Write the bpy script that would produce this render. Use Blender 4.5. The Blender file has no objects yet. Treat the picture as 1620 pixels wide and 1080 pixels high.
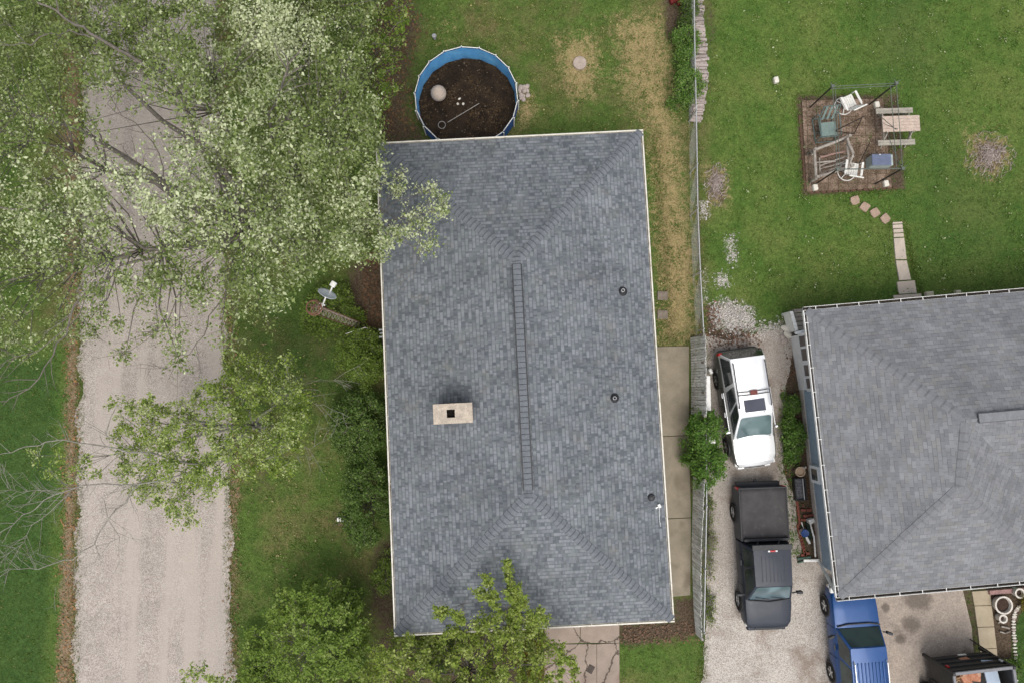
import bpy, bmesh, math, random
import numpy as np
from mathutils import Vector, Matrix
R = math.radians
S = bpy.context.scene
COL = S.collection
random.seed(7)
rng = np.random.default_rng(11)

# ------------------------------------------------------------------ camera, sky, sun, exposure
CAM_H, TILT, FPX = 27.5, R(3.8), 1080.0
cam = bpy.data.objects.new('camera', bpy.data.cameras.new('camera'))
COL.objects.link(cam)
cam.location = (0, 0, CAM_H)
cam.rotation_euler = (TILT, 0, 0)
cam.data.sensor_width = 36.0
cam.data.lens = 36.0 * FPX / 1620.0
cam.data.clip_end = 2000
S.camera = cam

SUN_EL, SUN_AZ = R(64), R(170)          # azimuth clockwise from +Y
world = bpy.data.worlds.new("World")
S.world = world
world.use_nodes = True
wn = world.node_tree
sky = wn.nodes.new('ShaderNodeTexSky')
sky.sky_type = 'NISHITA'
sky.sun_disc = False
sky.sun_elevation = SUN_EL
sky.sun_rotation = SUN_AZ
sky.dust_density = 3.0
sky.air_density = 1.0
hs = wn.nodes.new('ShaderNodeHueSaturation')
hs.inputs['Saturation'].default_value = 0.36
bg = wn.nodes['Background']
wn.links.new(sky.outputs[0], hs.inputs['Color'])
wn.links.new(hs.outputs[0], bg.inputs['Color'])
bg.inputs['Strength'].default_value = 0.15
sl = bpy.data.lights.new('sun', 'SUN')
sl.energy = 1.1
sl.angle = R(42)
sl.color = (1.0, 0.96, 0.9)
so = bpy.data.objects.new('sun', sl)
COL.objects.link(so)
d = Vector((math.sin(SUN_AZ) * math.cos(SUN_EL), math.cos(SUN_AZ) * math.cos(SUN_EL), math.sin(SUN_EL)))
so.rotation_euler = d.to_track_quat('Z', 'Y').to_euler()
so.location = (0, 0, 60)
S.view_settings.view_transform = 'Standard'
S.view_settings.look = 'None'
S.view_settings.gamma = 1
S.view_settings.exposure = 0.5

# ------------------------------------------------------------------ helpers
CT, ST = math.cos(TILT), math.sin(TILT)


def P(u, v, z=0.0):
    """point of the place at height z that the photograph shows at pixel (u, v)"""
    dx, dy, dz = (u - 810) / FPX, -(v - 540) / FPX, -1.0
    y, zz = dy * CT - dz * ST, dy * ST + dz * CT
    t = (z - CAM_H) / zz
    return Vector((dx * t, y * t, z))


def Pn(u, v, z):
    u = np.asarray(u, float); v = np.asarray(v, float); z = np.asarray(z, float)
    dx, dy, dz = (u - 810) / FPX, -(v - 540) / FPX, -1.0
    y, zz = dy * CT - dz * ST, dy * ST + dz * CT
    t = (z - CAM_H) / zz
    return np.stack([dx * t, y * t, z + 0 * dx], -1)


MATS = {}
ROOTS = {}


class NT:
    def __init__(s, name):
        s.m = bpy.data.materials.new(name)
        s.m.use_nodes = True
        s.t = s.m.node_tree
        s.b = s.t.nodes['Principled BSDF']
        s.out = s.t.nodes['Material Output']
        s.obj = None

    def n(s, typ, **kw):
        nd = s.t.nodes.new(typ)
        for k, v in kw.items():
            setattr(nd, k, v)
        return nd

    def L(s, a, b):
        s.t.links.new(a, b)

    def set(s, sock, v):
        if hasattr(v, 'links') or isinstance(v, bpy.types.NodeSocket):
            s.L(v, sock)
        elif isinstance(v, (tuple, list)) and len(v) == 3 and sock.type == 'RGBA':
            sock.default_value = (*v, 1)
        else:
            sock.default_value = v

    def coord(s, kind='Object'):
        if s.obj is None:
            s.obj = s.n('ShaderNodeTexCoord')
        return s.obj.outputs[kind]

    def noise(s, scale, detail=3, rough=.6, vec=None, dist=0, dims='3D'):
        nd = s.n('ShaderNodeTexNoise', noise_dimensions=dims)
        nd.inputs['Scale'].default_value = scale
        nd.inputs['Detail'].default_value = detail
        nd.inputs['Roughness'].default_value = rough
        nd.inputs['Distortion'].default_value = dist
        s.L(vec if vec is not None else s.coord(), nd.inputs['Vector'])
        return nd.outputs['Fac']

    def voro(s, scale, out='Color', vec=None, feature='F1'):
        nd = s.n('ShaderNodeTexVoronoi', feature=feature)
        nd.inputs['Scale'].default_value = scale
        s.L(vec if vec is not None else s.coord(), nd.inputs['Vector'])
        return nd.outputs[out]

    def math(s, op, a, b=0.0, c=0.0, clamp=False):
        nd = s.n('ShaderNodeMath', operation=op, use_clamp=clamp)
        for i, x in enumerate((a, b, c)):
            s.set(nd.inputs[i], x)
        return nd.outputs[0]

    def mix(s, f, a, b, blend='MIX'):
        nd = s.n('ShaderNodeMix', data_type='RGBA', blend_type=blend)
        s.set(nd.inputs[0], f)
        s.set(nd.inputs[6], a)
        s.set(nd.inputs[7], b)
        return nd.outputs[2]

    def map(s, f, a, b, c=0.0, d=1.0, smooth=False):
        nd = s.n('ShaderNodeMapRange')
        nd.interpolation_type = 'SMOOTHSTEP' if smooth else 'LINEAR'
        s.set(nd.inputs[0], f)
        for i, x in enumerate((a, b, c, d)):
            nd.inputs[i + 1].default_value = x
        return nd.outputs[0]

    def attr(s, name):
        nd = s.n('ShaderNodeAttribute', attribute_name=name)
        return nd.outputs['Fac']

    def white(s, vec, out='Value', dims='3D'):
        nd = s.n('ShaderNodeTexWhiteNoise', noise_dimensions=dims)
        s.L(vec, nd.inputs['Vector' if dims != '1D' else 'W'])
        return nd.outputs[out]

    def comb(s, x, y, z=0.0):
        nd = s.n('ShaderNodeCombineXYZ')
        for i, v in enumerate((x, y, z)):
            s.set(nd.inputs[i], v)
        return nd.outputs[0]

    def sep(s, v):
        nd = s.n('ShaderNodeSeparateXYZ')
        s.L(v, nd.inputs[0])
        return nd.outputs

    def bump(s, h, strength=.4, dist=.02):
        nd = s.n('ShaderNodeBump')
        nd.inputs['Strength'].default_value = strength
        nd.inputs['Distance'].default_value = dist
        s.L(h, nd.inputs['Height'])
        s.L(nd.outputs[0], s.b.inputs['Normal'])

    def fin(s, color=None, rough=None, metal=None, spec=None):
        if color is not None:
            s.set(s.b.inputs['Base Color'], color)
        if rough is not None:
            s.set(s.b.inputs['Roughness'], rough)
        if metal is not None:
            s.set(s.b.inputs['Metallic'], metal)
        if isinstance(rough, (int, float)) and rough >= .6:
            spec = .05          # matt, dusty surfaces: hardly any mirror sheen
        if spec is not None:
            s.b.inputs['Specular IOR Level'].default_value = spec
        return s.m


def pm(name, c1, c2=None, scale=6, rough=.7, metal=0, bump=0, spec=.4, fine=None, sharp=(.35, .65), stain=None):
    """simple two-tone procedural material"""
    if name in MATS:
        return MATS[name]
    t = NT(name)
    c2 = c2 or tuple(x * .75 for x in c1)
    f = t.map(t.noise(scale, 5, .65), sharp[0], sharp[1])
    c = t.mix(f, c1, c2)
    if fine:
        g = t.map(t.noise(fine, 3, .7), .3, .7, .72, 1.22)
        c = t.mix(1.0, c, t.comb(g, g, g), 'MULTIPLY')
    if stain:
        c = t.mix(t.map(t.noise(scale * .35, 6, .7), .52, .68), c, stain)
    if bump:
        t.bump(t.noise(fine or scale * 4, 4, .6), bump, .01)
    MATS[name] = t.fin(c, rough, metal, spec)
    return MATS[name]


def npmesh(name, verts, faces, attrs=None, smooth=False):
    """verts (n,3), faces (m,k) arrays -> mesh"""
    verts = np.asarray(verts, np.float32); faces = np.asarray(faces, np.int32)
    me = bpy.data.meshes.new(name)
    k = faces.shape[1]
    me.vertices.add(len(verts)); me.vertices.foreach_set('co', verts.ravel())
    me.loops.add(faces.size); me.loops.foreach_set('vertex_index', faces.ravel())
    me.polygons.add(len(faces))
    me.polygons.foreach_set('loop_start', np.arange(0, faces.size, k, dtype=np.int32))
    me.polygons.foreach_set('loop_total', np.full(len(faces), k, np.int32))
    if smooth:
        me.polygons.foreach_set('use_smooth', np.ones(len(faces), bool))
    for a, vals in (attrs or {}).items():
        at = me.attributes.new(a, 'FLOAT', 'POINT')
        at.data.foreach_set('value', np.asarray(vals, np.float32).ravel())
    me.update(calc_edges=True)
    me.validate()
    return me


def tag(o, label=None, cat=None, group=None, kind=None):
    if label: o['label'] = label
    if cat: o['category'] = cat
    if group: o['group'] = group
    if kind: o['kind'] = kind
    return o


def thing(name, label, cat, loc=(0, 0, 0), rotz=0.0, group=None):
    o = bpy.data.objects.new(name, None)
    o.empty_display_size = .2
    COL.objects.link(o)
    o.location = loc; o.rotation_euler = (0, 0, rotz)
    ROOTS[o.name] = Matrix.Translation(Vector(loc)) @ Matrix.Rotation(rotz, 4, 'Z')
    return tag(o, label, cat, group)


def relabel(o, label):
    o['label'] = label
    return o


def copy_tree(o, loc=None, rotz=None, label=None, parent=None):
    c = o.copy()
    COL.objects.link(c)
    if parent is not None: c.parent = parent
    if loc is not None: c.location = loc
    if rotz is not None: c.rotation_euler = (0, 0, rotz)
    if label: c['label'] = label
    for ch in list(o.children):
        copy_tree(ch, parent=c)
    return c


def link(name, me, mat, parent=None, smooth=False):
    if mat is not None:
        for m in (mat if isinstance(mat, (list, tuple)) else [mat]):
            me.materials.append(m)
    o = bpy.data.objects.new(name, me)
    COL.objects.link(o)
    if parent is not None:
        o.parent = parent
    return o


class MB:
    """collects simple shapes into ONE mesh"""
    def __init__(s):
        s.v = []; s.f = []; s.uv = {}; s.mi = []; s.cur = 0

    def add(s, vs, fs):
        b = len(s.v)
        s.v += [Vector(x) for x in vs]
        for f in fs:
            s.f.append([i + b for i in f]); s.mi.append(s.cur)
        return b

    def box(s, c, sz, rot=None, taper=1.0):
        x, y, z = (k / 2 for k in sz)
        vs = [Vector((i * x * (taper if k > 0 else 1), j * y * (taper if k > 0 else 1), k * z)) for k in (-1, 1) for j in (-1, 1) for i in (-1, 1)]
        if rot is not None:
            m = rot if isinstance(rot, Matrix) else Matrix.Rotation(rot, 3, 'Z')
            vs = [m @ p for p in vs]
        c = Vector(c)
        s.add([p + c for p in vs], [(0, 2, 3, 1), (4, 5, 7, 6), (0, 1, 5, 4), (2, 6, 7, 3), (0, 4, 6, 2), (1, 3, 7, 5)])
        return s

    def bar(s, a, b, w, h, up=(0, 0, 1)):
        """box from a to b with section w x h"""
        a = Vector(a); b = Vector(b)
        y = (b - a); L = y.length; y.normalize()
        x = y.cross(Vector(up))
        if x.length < 1e-4: x = Vector((1, 0, 0))
        x.normalize(); z = x.cross(y)
        m = Matrix((x, y, z)).transposed()
        return s.box((a + b) / 2, (w, L, h), m)

    def tube(s, pts, r, n=6, cap=True):
        pts = [Vector(p) for p in pts]
        rs = r if isinstance(r, (list, tuple)) else [r] * len(pts)
        rings = []
        for i, p in enumerate(pts):
            t = (pts[min(i + 1, len(pts) - 1)] - pts[max(i - 1, 0)])
            if t.length < 1e-6: t = Vector((0, 0, 1))
            t.normalize()
            a = t.cross(Vector((0, 0, 1)))
            if a.length < .05: a = t.cross(Vector((1, 0, 0)))
            a.normalize(); b = t.cross(a)
            rings.append(s.add([p + (a * math.cos(q) + b * math.sin(q)) * rs[i] for q in (2 * math.pi * k / n for k in range(n))], []))
        for i in range(len(rings) - 1):
            A, B = rings[i], rings[i + 1]
            for k in range(n):
                s.f.append([A + k, A + (k + 1) % n, B + (k + 1) % n, B + k]); s.mi.append(s.cur)
        if cap:
            s.f.append([rings[0] + k for k in range(n)][::-1]); s.mi.append(s.cur)
            s.f.append([rings[-1] + k for k in range(n)]); s.mi.append(s.cur)
        return s

    def ring(s, c, rad, r, n=24, m=6, axis='Z'):
        pts = []
        c = Vector(c)
        b = len(s.v)
        for i in range(n):
            a = 2 * math.pi * i / n
            for k in range(m):
                q = 2 * math.pi * k / m
                rr = rad + r * math.cos(q)
                p = Vector((rr * math.cos(a), rr * math.sin(a), r * math.sin(q)))
                if axis == 'X': p = Vector((p.z, p.x, p.y))
                s.v.append(p + c)
        for i in range(n):
            for k in range(m):
                s.f.append([b + i * m + k, b + ((i + 1) % n) * m + k, b + ((i + 1) % n) * m + (k + 1) % m, b + i * m + (k + 1) % m]); s.mi.append(s.cur)
        return s

    def lathe(s, c, prof, n=20, axis='Z', close=True):
        c = Vector(c); b = len(s.v)
        for (r, h) in prof:
            for k in range(n):
                a = 2 * math.pi * k / n
                p = Vector((r * math.cos(a), r * math.sin(a), h))
                if axis == 'X': p = Vector((p.z, p.x, p.y))
                if axis == 'Y': p = Vector((p.x, p.z, p.y))
                s.v.append(c + p)
        for i in range(len(prof) - 1):
            for k in range(n):
                s.f.append([b + i * n + k, b + i * n + (k + 1) % n, b + (i + 1) * n + (k + 1) % n, b + (i + 1) * n + k]); s.mi.append(s.cur)
        if close:
            s.f.append([b + k for k in range(n)][::-1]); s.mi.append(s.cur)
            e = b + (len(prof) - 1) * n
            s.f.append([e + k for k in range(n)]); s.mi.append(s.cur)
        return s

    def prism(s, poly, z0, z1):
        n = len(poly)
        vs = [(p[0], p[1], z0) for p in poly] + [(p[0], p[1], z1) for p in poly]
        fs = [list(range(n))[::-1], list(range(n, 2 * n))] + [(i, (i + 1) % n, n + (i + 1) % n, n + i) for i in range(n)]
        s.add(vs, fs)
        return s

    def plate(s, poly3, th):
        """thin slab: polygon in space thickened along its own normal by th (behind it)"""
        poly3 = [Vector(p) for p in poly3]
        n = len(poly3)
        nn = Vector((0, 0, 0))
        for i in range(n):
            nn += poly3[i].cross(poly3[(i + 1) % n])
        nn.normalize()
        vs = poly3 + [p - nn * th for p in poly3]
        s.add(vs, [list(range(n)), list(range(n, 2 * n))[::-1]] + [(i, n + i, n + (i + 1) % n, (i + 1) % n) for i in range(n)])
        return s

    def build(s, name, mat, parent=None, world=False, smooth=None, bevel=0, seg=2, origin=None):
        vs = [v.copy() for v in s.v]
        loc = None
        if world and parent is not None:
            inv = ROOTS[parent.name].inverted()
            vs = [inv @ v for v in vs]
        elif parent is None:
            mn = [min(v[i] for v in vs) for i in range(3)]; mx = [max(v[i] for v in vs) for i in range(3)]
            loc = Vector(((mn[0] + mx[0]) / 2, (mn[1] + mx[1]) / 2, mn[2])) if origin is None else Vector(origin)
            vs = [v - loc for v in vs]
        me = bpy.data.meshes.new(name)
        me.from_pydata(vs, [], s.f)
        if any(s.mi):
            me.polygons.foreach_set('material_index', s.mi)
        bm = bmesh.new(); bm.from_mesh(me)
        bmesh.ops.recalc_face_normals(bm, faces=bm.faces)
        bm.to_mesh(me); bm.free()
        if smooth is not None:
            me.polygons.foreach_set('use_smooth', [True] * len(me.polygons))
            me.set_sharp_from_angle(angle=R(smooth))
        me.update()
        o = link(name, me, mat, parent)
        if loc is not None: o.location = loc
        if bevel:
            b = o.modifiers.new('bevel', 'BEVEL'); b.width = bevel; b.segments = seg; b.limit_method = 'ANGLE'; b.angle_limit = R(30)
            me.polygons.foreach_set('use_smooth', [True] * len(me.polygons))
            me.set_sharp_from_angle(angle=R(45))
            b.harden_normals = False
        return o


def in_poly(u, v, poly):
    u = np.asarray(u); v = np.asarray(v)
    ins = np.zeros(u.shape, bool)
    n = len(poly)
    for i in range(n):
        x0, y0 = poly[i]; x1, y1 = poly[(i + 1) % n]
        c = ((y0 > v) != (y1 > v)) & (u < (x1 - x0) * (v - y0) / ((y1 - y0) + 1e-12) + x0)
        ins ^= c
    return ins


def sdist(u, v, poly):
    """signed distance to polygon, negative inside"""
    dmin = np.full(u.shape, 1e9)
    n = len(poly)
    for i in range(n):
        x0, y0 = poly[i]; x1, y1 = poly[(i + 1) % n]
        ex, ey = x1 - x0, y1 - y0
        t = np.clip(((u - x0) * ex + (v - y0) * ey) / (ex * ex + ey * ey + 1e-9), 0, 1)
        dmin = np.minimum(dmin, np.hypot(u - x0 - t * ex, v - y0 - t * ey))
    return np.where(in_poly(u, v, poly), -dmin, dmin)


def to_px(x, y):
    """pixel of ground points (z = 0) - only used to look up which patch a point lies in"""
    rx, ry, rz = x, y, -CAM_H
    cy, cz = ry * CT + rz * ST, -ry * ST + rz * CT
    return 810 + FPX * rx / (-cz), 540 - FPX * cy / (-cz)

# ------------------------------------------------------------------ the ground
def axis_steps(a, b, st):
    core = np.arange(a, b + st / 2, st)
    lo = a - np.array([300, 150, 70, 30, 12, 5, 2, .6]); hi = b + np.array([.6, 2, 5, 12, 30, 70, 150, 300])
    return np.concatenate([lo, core, hi])


FENCE = [(1099, -40), (1101, 190), (1104, 330), (1109, 450), (1114, 560), (1117, 800), (1113, 1000), (1112, 1120)]
ZONES = {   # mask: list of (outline, soft edge in px, strength)
    'dry': [
        ([(880, 62), (945, 55), (950, 110), (940, 150), (905, 160), (885, 115)], 26, .95),
        ([(965, 30), (1050, 15), (1068, 90), (1075, 200), (1092, 300), (1104, 440), (1104, 545), (1040, 548), (1036, 430), (1030, 320), (1022, 205), (985, 140)], 26, .82),
        ([(1048, 360), (1085, 340), (1100, 420), (1090, 520), (1052, 515)], 16, .95),
        ([(960, 110), (1020, 95), (1030, 160), (985, 165)], 18, .6),
        ([(820, 130), (845, 150), (848, 185), (820, 205)], 12, .9),
        ([(1505, 180), (1600, 200), (1606, 290), (1530, 290)], 30, .3),
        ([(440, 780), (480, 770), (470, 880), (430, 900)], 40, .3),
        ([(1112, 262), (1150, 262), (1156, 300), (1150, 335), (1120, 320)], 12, .8),
        ([(1530, 208), (1590, 215), (1603, 250), (1580, 285), (1560, 282), (1530, 262)], 14, .8),
        ([(690, 30), (760, 40), (740, 75), (670, 100)], 26, .35),
        ([(1240, 500), (1275, 495), (1268, 560), (1240, 560)], 10, .35),
    ],
    'dirt': [
        ([(585, -20), (640, -20), (668, 30), (660, 70), (650, 120), (648, 180), (690, 230), (595, 235), (570, 160)], 30, .92),
        ([(560, 400), (612, 400), (618, 525), (575, 520), (548, 470)], 14, 1.0),
        ([(590, 840), (640, 850), (640, 1030), (600, 1020), (575, 960)], 26, .75),
        ([(975, 985), (1070, 980), (1108, 985), (1112, 1005), (1060, 1012), (1000, 1022), (978, 1015)], 16, .95),
        ([(1066, 945), (1108, 945), (1112, 1000), (1066, 990)], 10, 1.0),
        ([(1090, 640), (1120, 640), (1122, 780), (1088, 780)], 8, .7),
        ([(1238, 535), (1262, 540), (1285, 700), (1292, 770), (1310, 890), (1275, 890), (1262, 800), (1240, 760), (1236, 640)], 8, 1.0),
        ([(1048, -20), (1078, -20), (1085, 40), (1072, 70), (1050, 60)], 12, .85),
        ([(1114, 262), (1148, 266), (1154, 300), (1148, 335), (1120, 315)], 14, .6),
        ([(1534, 212), (1588, 218), (1600, 250), (1578, 284), (1560, 280), (1534, 258)], 16, .55),
        ([(1118, 480), (1130, 478), (1140, 520), (1190, 525), (1190, 548), (1118, 548)], 8, .9),
        ([(1258, 150), (1424, 148), (1434, 300), (1268, 312)], 6, .8),
        ([(1555, 930), (1640, 920), (1612, 975), (1602, 1010), (1602, 1100), (1574, 1100)], 5, 1.0),
        ([(590, 1000), (870, 995), (880, 1090), (580, 1100)], 22, .75),
        ([(1325, 935), (1560, 925), (1545, 1100), (1390, 1100)], 10, .6),
        ([(525, 808), (556, 808), (556, 834), (525, 834)], 8, .7),
        ([(382, 690), (425, 690), (440, 780), (400, 790)], 26, .5),
        ([(1110, 0), (1135, -10), (1140, 60), (1115, 110)], 14, .5),
        ([(1096, 180), (1104, 180), (1114, 540), (1106, 540)], 5, .8),
        ([(1104, 760), (1122, 760), (1122, 1000), (1106, 1010)], 5, .5),
    ],
    'litter': [
        ([(100, -40), (130, -40), (126, 300), (124, 560), (122, 700), (120, 900), (116, 1120), (86, 1120), (96, 940), (104, 700), (104, 400)], 9, 1.0),
        ([(340, -40), (352, 300), (350, 480), (362, 560), (366, 700), (362, 850), (366, 1120), (378, 1120), (374, 850), (380, 700), (372, 540), (362, 300), (356, -40)], 10, .75),
        ([(30, 150), (130, 150), (140, 300), (60, 300)], 40, .4),
    ],
    'stone': [
        ([(1126, 480), (1150, 474), (1190, 488), (1198, 522), (1165, 530), (1128, 512)], 13, .88),
        ([(1150, 375), (1164, 372), (1168, 415), (1154, 420), (1146, 400)], 9, .62),
        ([(1130, 435), (1152, 432), (1154, 454), (1132, 455)], 7, .66),
        ([(1106, 320), (1118, 318), (1122, 344), (1106, 346)], 6, .66),
        ([(1228, 505), (1268, 500), (1262, 545), (1232, 540)], 10, .6),
        ([(1108, 425), (1118, 425), (1122, 480), (1112, 480)], 6, .5),
        ([(1196, 512), (1250, 510), (1252, 540), (1196, 540)], 10, .75),
    ],
}
LUSH = [([(1120, -60), (1700, -60), (1700, 500), (1260, 505), (1116, 480)], 22, .75),
        ([(1600, 965), (1680, 930), (1680, 1120), (1604, 1120)], 4, 1.25),
        ([(-80, 480), (112, 560), (100, 900), (86, 1120), (-80, 1120)], 30, 1.1),
        ([(-80, -60), (100, -60), (110, 480), (-80, 480)], 40, .5),
        ([(982, 1015), (1106, 1015), (1106, 1100), (982, 1100)], 8, .45),
        ([(1040, 50), (1100, 60), (1100, 200), (1060, 200)], 12, .4)]
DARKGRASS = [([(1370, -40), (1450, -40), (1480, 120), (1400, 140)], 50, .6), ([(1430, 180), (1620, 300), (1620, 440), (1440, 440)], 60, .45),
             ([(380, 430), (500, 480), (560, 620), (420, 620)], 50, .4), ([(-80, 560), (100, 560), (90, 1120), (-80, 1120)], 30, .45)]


def zone_value(u, v, zs):
    out = np.zeros(u.shape)
    for poly, soft, st in zs:
        xs = [p[0] for p in poly]; ys = [p[1] for p in poly]
        near = (u > min(xs) - soft * 2) & (u < max(xs) + soft * 2) & (v > min(ys) - soft * 2) & (v < max(ys) + soft * 2)
        if not near.any(): continue
        dd = sdist(u[near], v[near], poly)
        out[near] = np.maximum(out[near], st * np.clip(.5 - dd / (2 * soft), 0, 1))
    return out


gx = axis_steps(-22.5, 23, .1); gy = axis_steps(-13.5, 17.5, .1)
X, Y = np.meshgrid(gx, gy)
shape = X.shape
Xf, Yf = X.ravel(), Y.ravel()
U, V = to_px(Xf, Yf)
far = (np.abs(Xf) > 24) | (Yf > 19) | (Yf < -15)
gattrs = {}
for k, zs in ZONES.items():
    a = zone_value(U, V, zs); a[far] = 0
    gattrs[k] = a
a = zone_value(U, V, LUSH); a[far] = .5; gattrs['lush'] = a
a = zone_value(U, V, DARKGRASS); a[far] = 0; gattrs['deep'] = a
Zf = .012 * np.sin(Xf * 1.3 + 2 * np.sin(Yf * .7)) * np.sin(Yf * 1.1) - .014
ny, nx = shape
idx = np.arange(nx * ny).reshape(ny, nx)
gf = np.stack([idx[:-1, :-1], idx[:-1, 1:], idx[1:, 1:], idx[1:, :-1]], -1).reshape(-1, 4)


def ground_material():
    t = NT('lawn_ground')
    n_big = t.noise(.45, 6, .72); n_mid = t.noise(2.2, 4, .65); n_fine = t.noise(17, 3, .7); n_grain = t.noise(55, 2, .8)
    lush = t.attr('lush'); deep = t.attr('deep')
    olive = t.mix(t.map(n_mid, .35, .65), (.085, .132, .03), (.056, .092, .021))
    olive = t.mix(t.map(n_big, .45, .7), olive, (.135, .112, .05))
    green = t.mix(t.map(n_mid, .38, .64), (.078, .13, .027), (.053, .1, .02))
    green = t.mix(t.map(n_big, .42, .66), green, (.112, .142, .038))
    vivid = t.mix(t.map(n_mid, .4, .6), (.05, .09, .024), (.034, .066, .016))
    g = t.mix(t.map(lush, .2, .75, smooth=True), olive, green)
    g = t.mix(t.map(lush, .8, 1.2), g, vivid)
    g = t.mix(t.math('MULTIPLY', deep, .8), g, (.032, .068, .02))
    n_t = t.noise(6.5, 4, .7)
    fl = t.math('MULTIPLY', t.map(n_t, .3, .7, .8, 1.2), t.map(n_fine, .28, .72, .55, 1.45))
    fl = t.math('MULTIPLY', fl, t.map(n_grain, .25, .75, .6, 1.4))
    g = t.mix(1.0, g, t.comb(fl, fl, fl), 'MULTIPLY')
    # clover flowers, dandelions
    vc = t.voro(5.5, 'Distance'); pick = t.white(t.voro(5.5, 'Color'))
    fl2 = t.math('MULTIPLY', t.map(vc, .075, .055), t.math('GREATER_THAN', pick, .93))
    g = t.mix(t.math('MULTIPLY', fl2, t.map(lush, .3, .6)), g, (.42, .44, .3))

    def patch(base, name, col_a, col_b, sc, amp=1.0, cellular=0.0, soft=(.38, .62), top=1.0):
        a = t.attr(name)
        nz = t.math('ADD', t.math('MULTIPLY', t.noise(sc, 6, .78), .62), t.math('MULTIPLY', n_fine, .38))
        f = t.map(t.math('ADD', a, t.math('MULTIPLY', t.math('SUBTRACT', nz, .5), 1.9 * amp)), soft[0], soft[1], 0, top, smooth=True)
        f = t.math('MULTIPLY', f, t.map(a, .02, .2))
        if cellular:
            c = t.mix(t.white(t.voro(cellular, 'Color')), col_a, col_b)
        else:
            c = t.mix(t.map(t.noise(sc * 4.3, 4, .75), .32, .68), col_a, col_b)
        gr = t.map(n_grain, .25, .75, .55, 1.45)
        c = t.mix(1.0, c, t.comb(gr, gr, gr), 'MULTIPLY')
        return t.mix(f, base, c)
    g = patch(g, 'dry', (.4, .3, .155), (.175, .14, .06), 3.4, 2.0, 0, (.25, .95), .92)
    g = patch(g, 'dirt', (.115, .085, .058), (.05, .037, .025), 4.0, 1.1, 26, (.3, .75))
    g = patch(g, 'litter', (.31, .21, .14), (.14, .11, .07), 1.3, 2.6, 22, (.3, .95), .92)
    g = patch(g, 'stone', (.58, .54, .5), (.28, .25, .22), 5.5, 2.3, 17, (.3, .8), .93)
    t.bump(t.math('ADD', n_fine, t.math('MULTIPLY', n_grain, .5)), .5, .03)
    return t.fin(g, .95, 0, .15)


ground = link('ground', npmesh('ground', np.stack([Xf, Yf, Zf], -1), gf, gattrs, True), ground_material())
tag(ground, kind='structure')


def sheet(name, px, z, mat, ragged=.06, step=.12, seed=1, kind='structure', lump=.5):
    """ground sheet with an uneven outline"""
    r = np.random.default_rng(seed)
    pts = [P(u, v) for u, v in px]
    out = []
    n = len(pts)
    ph = r.uniform(0, 6.28, 6); fr = r.uniform(.6, 5, 6)
    s = 0
    for i in range(n):
        a, b = pts[i], pts[(i + 1) % n]
        L = (b - a).length; k = max(1, int(L / step))
        nn = Vector((b.y - a.y, a.x - b.x, 0)).normalized()
        for j in range(k):
            s += L / k
            w = sum(math.sin(s * fr[q] + ph[q]) for q in range(6)) / 6
            out.append(a.lerp(b, j / k) + nn * (ragged * (w * 1.8 * lump + r.normal() * .22)))
    me = bpy.data.meshes.new(name)
    me.from_pydata([(p.x, p.y, z) for p in out], [], [list(range(len(out)))])
    bm = bmesh.new(); bm.from_mesh(me)
    bmesh.ops.triangulate(bm, faces=bm.faces)
    bmesh.ops.recalc_face_normals(bm, faces=bm.faces)
    for f in bm.faces:
        if f.normal.z < 0: f.normal_flip()
    bm.to_mesh(me); bm.free()
    o = link(name, me, mat)
    return tag(o, kind=kind)


def gravel_material(name, cols, cell, track=None, patchcol=None, patchlev=(.55, .68), fine_amp=1.0, seedoff=0.0):
    t = NT(name)
    v1 = t.voro(cell); v2 = t.voro(cell * 2.3)
    r1 = t.white(v1); r2 = t.white(v2)
    c = t.mix(t.map(r1, .1, .9), cols[0], cols[1])
    c = t.mix(t.math('MULTIPLY', t.math('GREATER_THAN', r2, .8), .8 * fine_amp), c, cols[2])
    c = t.mix(t.math('MULTIPLY', t.math('LESS_THAN', r2, .16), .8 * fine_amp), c, cols[3])
    big = t.noise(.8, 4, .6)
    k = t.map(big, .3, .7, .86, 1.12)
    c = t.mix(1.0, c, t.comb(k, k, k), 'MULTIPLY')
    if track:
        # packed wheel tracks running along the road: fines pressed smooth
        vec = t.coord()
        mp = t.n('ShaderNodeMapping'); mp.inputs['Rotation'].default_value = (0, 0, R(-1.0)); mp.inputs['Scale'].default_value = (1, .06, 1)
        t.L(vec, mp.inputs[0])
        tr = t.noise(1.5, 3, .55, mp.outputs[0])
        fine = t.noise(70, 2, .7); fm = t.map(fine, .25, .75, .9, 1.1)
        pc = t.mix(1.0, track, t.comb(fm, fm, fm), 'MULTIPLY')
        c = t.mix(t.math('MULTIPLY', t.map(tr, .4, .62, smooth=True), .75), c, pc)
    if patchcol:
        yy = t.sep(t.coord())[1]
        old = t.math('MULTIPLY', t.map(t.math('ADD', yy, t.math('MULTIPLY', t.noise(.7, 4, .6), 3.0)), -7.5, -5.0, smooth=True), .34)
        c = t.mix(old, c, t.mix(r1, (.2, .16, .125), (.36, .31, .265)))
        pn = t.noise(.55, 6, .68)
        c = t.mix(t.math('MULTIPLY', t.map(pn, patchlev[0], patchlev[1]), .75), c, patchcol)
    t.bump(t.voro(cell, 'Distance'), .5, .015)
    return t.fin(c, .93, 0, .2)


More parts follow.
